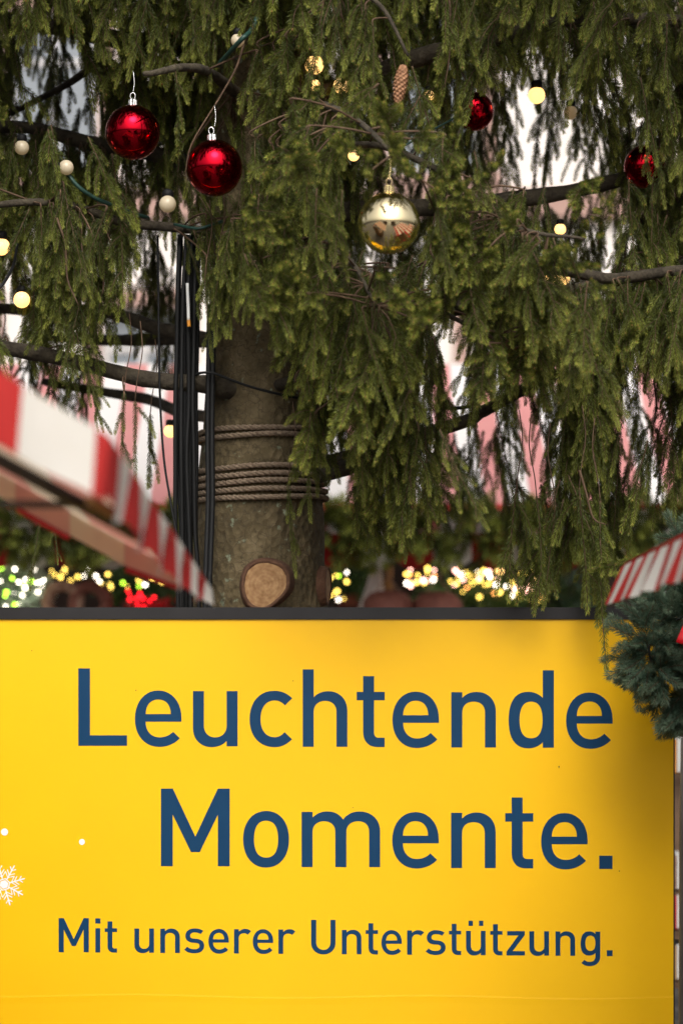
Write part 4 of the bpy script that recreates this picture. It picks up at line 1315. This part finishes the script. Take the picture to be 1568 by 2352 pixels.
solid(striped(MB(), lambda u, v: lerp(lerp(T1q, T1r, u), lerp(T2q, T2r, u), v), 10, rows=4).build('roof_canvas', CAN, rst))
MB().tube([T1 + Vector((.012, 0, .004)), T2 + Vector((0, 0, .004))], 0.008, 8).build('piping', M['can_red'], rst, True)
MB().add([reave(0, 1), reave(0.05, 1), reave(0.05, 1) + Vector((.05, .06, .012)), reave(0, 1) + Vector((.05, .06, .012))], [(0, 1, 2, 3)]).build('fold', M['hem_red'], rst)
ap = P(1563, 2000, 6.35)
MB().tube([Vector((P(1577, 1500, 6.35).x, 6.35, 1.45)), Vector((P(1573, 1800, 6.35).x, 6.35, 1.2)), Vector((P(1571, 2352, 6.35).x, 6.35, 0.0))], 0.016, 12).build('post', M['metal_grey'], rst, True)
for X, Y in ((2.5, 6.2), (1.25, 4.5), (2.9, 4.5)):
    MB().box((X, Y, 1.02), (0.05, 0.05, 2.04)).build('post', M['metal_grey'], rst)
solid(striped(MB(), lambda u, v: Vector((1.08 + 1.5 * u, 5.86 + 1.05 * v, 2.16 + .5 * u)), 10, rows=2).build('roof_canvas', CAN, rst))  # unseen roof piece, added to shade the right side of the sign
MB().box((1.06, 5.75, 1.05), (.03, 2.2, 2.1)).build('shade_wall', M['plank'], rst)  # unseen wall, added to keep low sky light off the sign's right
MB().box((1.95, 5.3, 0.5), (1.5, 1.2, 1.0)).build('counter', M['plank'], rst)

def copy_tree(o, parent=None):
    c = o.copy(); COL.objects.link(c)
    if parent: c.parent = parent
    for ch in list(o.children): copy_tree(ch, c)
    return c


# two stalls across the square, behind the photographer: they show in the baubles
for X, Y, lab in ((-3.1, -4.5, 'striped canvas stall across the square on the left side'), (3.1, -4.8, 'striped canvas stall across the square on the right side')):
    s = thing('market_stall', (X, Y, 0), lab, 'market stall', None)
    for sx in (-1, 1):
        solid(striped(MB(), lambda u, v: Vector((X + sx * 1.7 * u, Y + 1.3 - 2.6 * v, 3.1 - 0.85 * u)), 1, cuts=[0, 1], rows=13, sub=1).build('roof_canvas', [M['can_white'], M['can_white']], s))
    solid(striped(MB(), lambda u, v: Vector((X - 1.7 + 3.4 * u, Y + 1.31, 2.25 - .22 * v)), 14, rows=1).build('valance', CAN, s))
    MB().add([(X - 1.7, Y + 1.3, 2.25), (X + 1.7, Y + 1.3, 2.25), (X, Y + 1.3, 3.1)], [(0, 1, 2)]).build('gable', M['can_white'], s)
    for a in (-1, 1):
        for b in (-1, 1):
            MB().box((X + a * 1.55, Y + b * 1.15, 1.1), (.08, .08, 2.2)).build('post', M['plank'], s)
    MB().box((X, Y + .9, .5), (3.0, .5, 1.0)).build('counter', M['plank'], s)
    MB().box((X, Y - 1.2, 1.1), (3.0, .05, 2.2)).build('back_wall', M['dark_in'], s)

# ------------------------------------------------------------------ artificial fir garland at the right
def make_tip(seed, ln=0.085, nl=0.024, dens=2300, w=0.0019, m='fakefir'):
    random.seed(seed)
    V, Fc, A = [], [], []
    ax = curve_pts(Vector((0, 0, 0)), Vector((random.uniform(-.2, .2), random.uniform(-.2, .2), 1)), ln, 0.2, 5, .15)
    needles(ax, 0.001, dens, nl, 48, 0.0, 0.7, V, Fc, A, w=w)
    tw = MB().tube(ax, 0.0012, 4)
    me = bpy.data.meshes.new('fir_tip')
    nv = len(V)
    me.from_pydata(V + tw.v, [], Fc + [tuple(i + nv for i in f) for f in tw.f])
    me.materials.append(M[m]); me.materials.append(M['twig'])
    me.polygons.foreach_set('material_index', [0] * len(Fc) + [1] * len(tw.f))
    at = me.attributes.new('age', 'FLOAT', 'POINT'); at.data.foreach_set('value', np.array(A + [0.0] * (len(V) + len(tw.v) - nv), dtype=np.float32))
    me.update()
    return me


TIPS = [make_tip(400 + i) for i in range(6)]
TIPS_LOW = [make_tip(450 + i, 0.12, 0.045, 600, .007, 'needle') for i in range(4)]
random.seed(23)


def garland(label, path, r, n, tips, smin=.8, smax=1.2, cat='garland', droop=.25):
    pts = smooth_path(path, 8)
    gd = thing('fir_garland', pts[0], label, cat)
    MB().tube(pts, .003, 6).build('wire_core', M['black'], gd, True)
    for i in range(n):
        t = (i + random.random()) / n * (len(pts) - 1.001)
        k = int(t); p = pts[k].lerp(pts[k + 1], t - k)
        ax = (pts[k + 1] - pts[k]).normalized()
        o = Vector((random.gauss(0, 1), random.gauss(0, 1), random.gauss(0, 1)))
        o = (o - ax * o.dot(ax)).normalized()
        d = (o + ax * random.uniform(-.8, .8) + Vector((0, 0, -droop))).normalized()
        ob = obj('fir_tip', random.choice(tips), gd, loc=p + o * r * random.uniform(0, .62), rot=(d.to_track_quat('Z', 'Y') @ Euler((0, 0, random.uniform(0, 6))).to_quaternion()).to_euler(), scale=random.uniform(smin, smax))
    return gd


garland('thick blue green artificial fir garland hanging beside the sign at the right', [P(1640, 1395, 6.75), P(1560, 1420, 6.72), P(1500, 1450, 6.7), P(1492, 1510, 6.68), P(1522, 1555, 6.68), P(1575, 1590, 6.7), P(1625, 1630, 6.72), P(1720, 1660, 6.75)], .112, 300, TIPS, .8, 1.12)
garland('dark artificial fir garland behind the right awning tip', [P(1760, 1140, 6.9), P(1660, 1210, 6.9), P(1590, 1280, 6.9), P(1550, 1340, 6.85), P(1560, 1400, 6.85)], .09, 130, TIPS, .8, 1.2)

# red bow on the garland
bw = thing('red_bow', P(1590, 1440, 6.45), 'red satin ribbon bow on the fir garland at the right edge', 'bow')
cb_ = P(1668, 1350, 6.45)
for s in (-1, 1):
    m1 = MB()
    ring = []
    for k in range(17):
        t = k / 16 * 2 * math.pi
        ring.append(Vector((s * (.05 - .05 * math.cos(t)), 0, .03 * math.sin(t) + .01)))
    vs = []
    for q in ring:
        wv = .02 + .012 * abs(q.x) / .1
        vs += [cb_ + q + Vector((0, -wv, 0)), cb_ + q + Vector((0, wv, 0))]
    m1.add(vs, [(2 * i, 2 * i + 1, 2 * i + 3, 2 * i + 2) for i in range(16)])
    solid(m1.build('bow_loop', M['red_satin'], bw, True))
    m2 = MB()
    vs = []
    for k in range(9):
        t = k / 8
        c = lerp(P(1612, 1370, 6.45), P(1574, 1482, 6.45), t) if s < 0 else cb_ + Vector((s * (.008 + .042 * t), -.012 - .01 * math.sin(t * 5), -.125 * t))
        vs += [c + Vector((-.018 - .008 * t, 0, .008 * t)), c + Vector((.018 + .008 * t, 0, -.008 * t))]
    m2.add(vs, [(2 * i, 2 * i + 1, 2 * i + 3, 2 * i + 2) for i in range(8)])
    solid(m2.build('ribbon_tail', M['red_satin'], bw, True))
MB().sphere(cb_ + Vector((0, -.012, .008)), .018, 12, 8).build('knot', M['red_satin'], bw, True)

# ------------------------------------------------------------------ far stalls behind the tree
def far_stall(label, xa, xb, D, start):
    X_, Xb = P(xa, 0, D).x, P(xb, 0, D).x
    ze = CZ + (1520 - 1160) * K * D
    s = thing('market_stall', ((X_ + Xb) / 2, D + .8, 0), label, 'market stall')
    n = int(round((Xb - X_) / .122))
    sag = lambda u: 0.0
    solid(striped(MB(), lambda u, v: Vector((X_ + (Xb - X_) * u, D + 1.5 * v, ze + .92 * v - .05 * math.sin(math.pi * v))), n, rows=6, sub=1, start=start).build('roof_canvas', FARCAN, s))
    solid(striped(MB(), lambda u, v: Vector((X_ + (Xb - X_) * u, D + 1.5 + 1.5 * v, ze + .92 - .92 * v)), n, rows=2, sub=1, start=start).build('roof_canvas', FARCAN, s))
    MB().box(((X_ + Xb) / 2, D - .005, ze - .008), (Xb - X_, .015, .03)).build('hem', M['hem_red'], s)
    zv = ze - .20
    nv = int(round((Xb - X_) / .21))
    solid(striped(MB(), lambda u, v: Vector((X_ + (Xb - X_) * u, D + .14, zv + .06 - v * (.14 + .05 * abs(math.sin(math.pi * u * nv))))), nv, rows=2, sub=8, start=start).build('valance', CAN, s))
    for xx in (X_ + .1, Xb - .1):
        for yy in (D + .2, D + 2.6):
            MB().box((xx, yy, ze / 2), (.08, .08, ze)).build('post', M['plank'], s)
    MB().box(((X_ + Xb) / 2, D + 2.62, 1.2), (Xb - X_, .05, 2.4)).build('back_wall', M['dark_in'], s)
    MB().box(((X_ + Xb) / 2, D + .5, .55), (Xb - X_ - .3, .7, 1.1)).build('counter', M['plank'], s)
    MB().box(((X_ + Xb) / 2, D + .45, 1.13), (Xb - X_ - .1, .9, .05)).build('counter_top', M['batten'], s)
    MB().box(((X_ + Xb) / 2, D + 1.5, 1.62 + .1), (Xb - X_ - .3, .5, .04)).build('shelf', M['plank'], s)
    for xx in (X_ + .3, (X_ + Xb) / 2, Xb - .3):
        MB().box((xx, D + 1.5, .85), (.05, .4, 1.7)).build('shelf_post', M['plank'], s)
    return s, X_, Xb, ze


FD = 12.6
sA, xa0, xa1, ZE = far_stall('far stall with pink and white striped roof seen left of the trunk', -420, 560, FD, 0)
sB, xb0, xb1, ZE = far_stall('far stall with pink and white striped roof seen right of the trunk', 640, 1800, FD, 1)
gz = ZE - .11
garland('dark fir garland under the roof edge of the far left stall', [Vector((xa0, FD - .05, gz)), Vector(((xa0 + xa1) / 2, FD - .05, gz - .02)), Vector((xa1, FD - .05, gz))], .12, 260, TIPS_LOW, 1.0, 1.5)
garland('dark fir garland under the roof edge of the far right stall', [Vector((xb0, FD - .05, gz)), Vector(((xb0 + xb1) / 2, FD - .05, gz - .02)), Vector((xb1, FD - .05, gz))], .12, 290, TIPS_LOW, 1.0, 1.5)


def bush(label, c, rx, rz, n, m, cat='plant', leaf=.05, name='fir_bush'):
    mb = MB()
    for i in range(n):
        v = Vector((random.gauss(0, 1), random.gauss(0, 1), random.gauss(0, 1))).normalized() * random.random() ** .4
        p = Vector(c) + Vector((v.x * rx, v.y * rx * .7, v.z * rz))
        d = (v + Vector((random.gauss(0, .5), random.gauss(0, .5), random.gauss(0, .5)))).normalized()
        s = d.orthogonal().normalized() * leaf * .3
        mb.add([p - s, p + d * leaf * .5 - s * .6, p + d * leaf, p + d * leaf * .5 + s * .6, p + s], [(0, 1, 2, 3, 4)])
    b = thing(name, (c[0], c[1], c[2] - rz), label, cat)
    mb.build('leaves', M[m], b)
    MB().lathe([(.001, -rz * 1.25), (rx * .35, -rz * 1.25), (rx * .45, -rz * .75), (.001, -rz * .75)], c, 12).build('pot', M['basket'], b, True)
    return b


SH = FD + 1.45
bush('frosted pale bush glowing at the left edge under the awning', P(40, 1355, FD + .5), .19, .15, 1200, 'frost', leaf=.04)
bush('green bush in the far left stall beside the frosted one', P(330, 1345, FD + 1.4), .30, .12, 700, 'leaf')
bush('green bush beside the trunk in the far right stall', P(800, 1325, FD + 1.3), .16, .14, 600, 'leaf')
bush('wide green bush below the yellow lights', P(1080, 1375, FD + 1.2), .34, .11, 900, 'leaf')
bush('green bush at the right end under the sprigs', P(1280, 1370, FD + 1.3), .30, .13, 700, 'leaf')
bush('small green bush above the yellow lights', P(970, 1270, FD + 1.6), .14, .09, 400, 'leaf')


def light_chain(label, spots, D, wirepts=None):
    c = thing('light_chain', P(spots[0][0], spots[0][1], D), label, 'light chain')
    ms = {}
    for (x, y, colr, r) in spots:
        key = (colr, round(r, 3))
        if key not in ms:
            ms[key] = MB().sphere((0, 0, 0), r, 8, 6).mesh('led', M['led_' + colr], True)
        obj('led', ms[key], c, loc=P(x, y, D + random.uniform(-.15, .15)))
    w = sorted(spots)
    MB().tube([P(x, y + 2, D) for x, y, _, _ in w], .002, 4).build('wire', M['green_cable'], c)
    return c


def scatter(n, f, jy, cols, r0=.006, r1=.010, x0=0, x1=1):
    out = []
    for i in range(n):
        x = random.uniform(x0, x1)
        out.append((x, f(x) + random.gauss(0, jy), random.choice(cols), random.uniform(r0, r1)))
    return out


light_chain('yellow light chain in the far left stall', scatter(34, lambda x: 1330 + 12 * math.sin(x * .03), 14, ['yellow'] * 5 + ['white', 'green'], x0=115, x1=395), FD + 1.0)
light_chain('pale green lights on the frosted bush', scatter(28, lambda x: 1352, 26, ['white', 'white', 'white', 'green'], .005, .010, -20, 105), FD + .3)
light_chain('dense yellow and pink light chain in the far right stall', scatter(82, lambda x: np.interp(x, [930, 1000, 1080, 1240], [1335, 1312, 1326, 1366]), 19, ['yellow'] * 5 + ['pink', 'pink', 'orange', 'white'], .005, .012, 930, 1245), FD + .9)
light_chain('yellow lights just right of the trunk', scatter(13, lambda x: 1340, 26, ['yellow', 'white', 'green', 'yellow'], .006, .010, 755, 800), FD + .9)
light_chain('cold white light over the far right stall', [(1017, 1264, 'white', .011), (1020, 1266, 'white', .006)], FD + .9)

# goods
def wreath(label, x, y, D, R_, r_, m):
    c = P(x, y, D)
    w = thing('plush_ring', c, label, 'ring')
    pts = [c + Vector((R_ * math.cos(t), 0, R_ * math.sin(t))) for t in np.linspace(0, 2 * math.pi, 29)]
    MB().tube(pts, r_, 10, wob=.2).build('ring', M[m], w, True)
    hk = [c + Vector((0, 0, R_)), c + Vector((0, .02, R_ + .3)), c + Vector((0, .05, ZE - c.z))]
    MB().tube(hk, .002, 5).build('string', M['twig'], w)
    return w


wreath('left brown plush ring in the far left stall', 145, 1383, FD + .25, .085, .032, 'pretzel')
wreath('right brown plush ring in the far left stall', 207, 1385, FD + .25, .085, .034, 'basket')
br = thing('berry_bunch', P(340, 1388, FD + .4), 'bunch of glossy red berries beside the striped awning tip', 'berries')
mb = MB()
for i in range(70):
    mb.sphere(P(340 + random.gauss(0, 30), 1386 + random.gauss(0, 9), FD + .4 + random.uniform(-.06, .06)), random.uniform(.010, .016), 8, 6)
mb.build('berries', M['berry'], br, True)
obj_spots = scatter(12, lambda x: 1378, 9, ['red'], .006, .009, 290, 400)
light_chain('red lights on the berry bunch', obj_spots, FD + .28)

fg = thing('cloth_figure', P(858, 1395, FD + .5), 'white cloth draped cone between green bushes right of the trunk', 'decoration')
c = P(858, 1400, FD + .5)
prof = [(.075, 0), (.068, .03), (.05, .10), (.036, .17), (.028, .21), (.02, .245), (.001, .25)]
m1 = MB(); n = 32
for (r, z) in prof:
    for k in range(n):
        a = 2 * math.pi * k / n
        f = 1 + .14 * math.sin(a * 7) * (1 - z / .25)
        m1.v.append((c.x + r * f * math.cos(a) + .35 * z * z, c.y + r * f * math.sin(a), c.z + z))
for i in range(len(prof) - 1):
    for k in range(n):
        a = i * n + k; b = i * n + (k + 1) % n
        m1.f.append((a, b, b + n, a + n)); m1.m.append(0)
m1.build('drape', M['white_cloth'], fg, True)
MB().box(c + Vector((0, 0, -.14)), (.14, .14, .28)).build('stand', M['plank'], fg)
tw = thing('wooden_figure', P(893, 1395, FD + .6), 'slim red brown wooden figure beside the white draped cone', 'decoration')
MB().lathe([(.001, 0), (.03, 0), (.026, .1), (.018, .17), (.022, .2), (.02, .23), (.001, .25)], P(893, 1400, FD + .6), 14).build('body', M['batten'], tw, True)
MB().lathe([(.001, -.28), (.05, -.28), (.05, 0), (.001, 0)], P(893, 1400, FD + .6), 14).build('stand', M['hem_red'], tw)


def basket(label, x, y, D, r):
    c = P(x, y, D)
    b = thing('basket', c, label, 'basket')
    MB().lathe([(.001, -.26), (r * .8, -.26), (r, -.12), (r * 1.02, 0), (r * .96, .02), (r * .7, .055), (.001, .07)], c, 24).build('body', M['basket'], b, True)
    for s in (-1, 1):
        MB().bar(c + Vector((s * r * .8, -.05, .0)), c + Vector((s * -r * .1, -.05, .16)), .018, .006).build('handle', M['pretzel'], b)
    return b


basket('left wicker basket behind the sign top with crossed handles', 890, 1385, FD + .2, .13)
basket('right wicker basket behind the sign top with crossed handles', 1005, 1388, FD + .2, .13)
# goods showing between the sign edge and the grey post
for i, (y, m, lab) in enumerate(((1735, 'orange_plastic', 'orange parcel high in the slit right of the sign'), (2090, 'red_satin', 'red parcel halfway down the slit right of the sign'), (2000, 'pretzel', 'brown parcel above the red one right of the sign'), (2205, 'batten', 'tan parcel low in the slit right of the sign'))):
    c = P(1556, y, 9.5)
    t = thing('parcel', c, lab, 'parcel')
    MB().box(c, (.22, .2, .13)).build('box', M[m], t)
    MB().box(c + Vector((0, 0, .003)), (.035, .206, .13)).build('ribbon', M['white_cloth'], t)
rk = thing('goods_rack', P(1556, 2352, 9.6), 'wooden rack of parcels behind the right end of the sign', 'rack')
cR = P(1556, 2000, 9.62)
for y in (1735, 2000, 2090, 2205):
    c = P(1556, y, 9.55)
    MB().box(c + Vector((0, 0, -.08)), (.5, .3, .025)).build('shelf', M['plank'], rk)
for sx in (-1, 1):
    MB().box((cR.x + sx * .26, 9.55, .7), (.025, .3, 1.5)).build('side', M['plank'], rk)
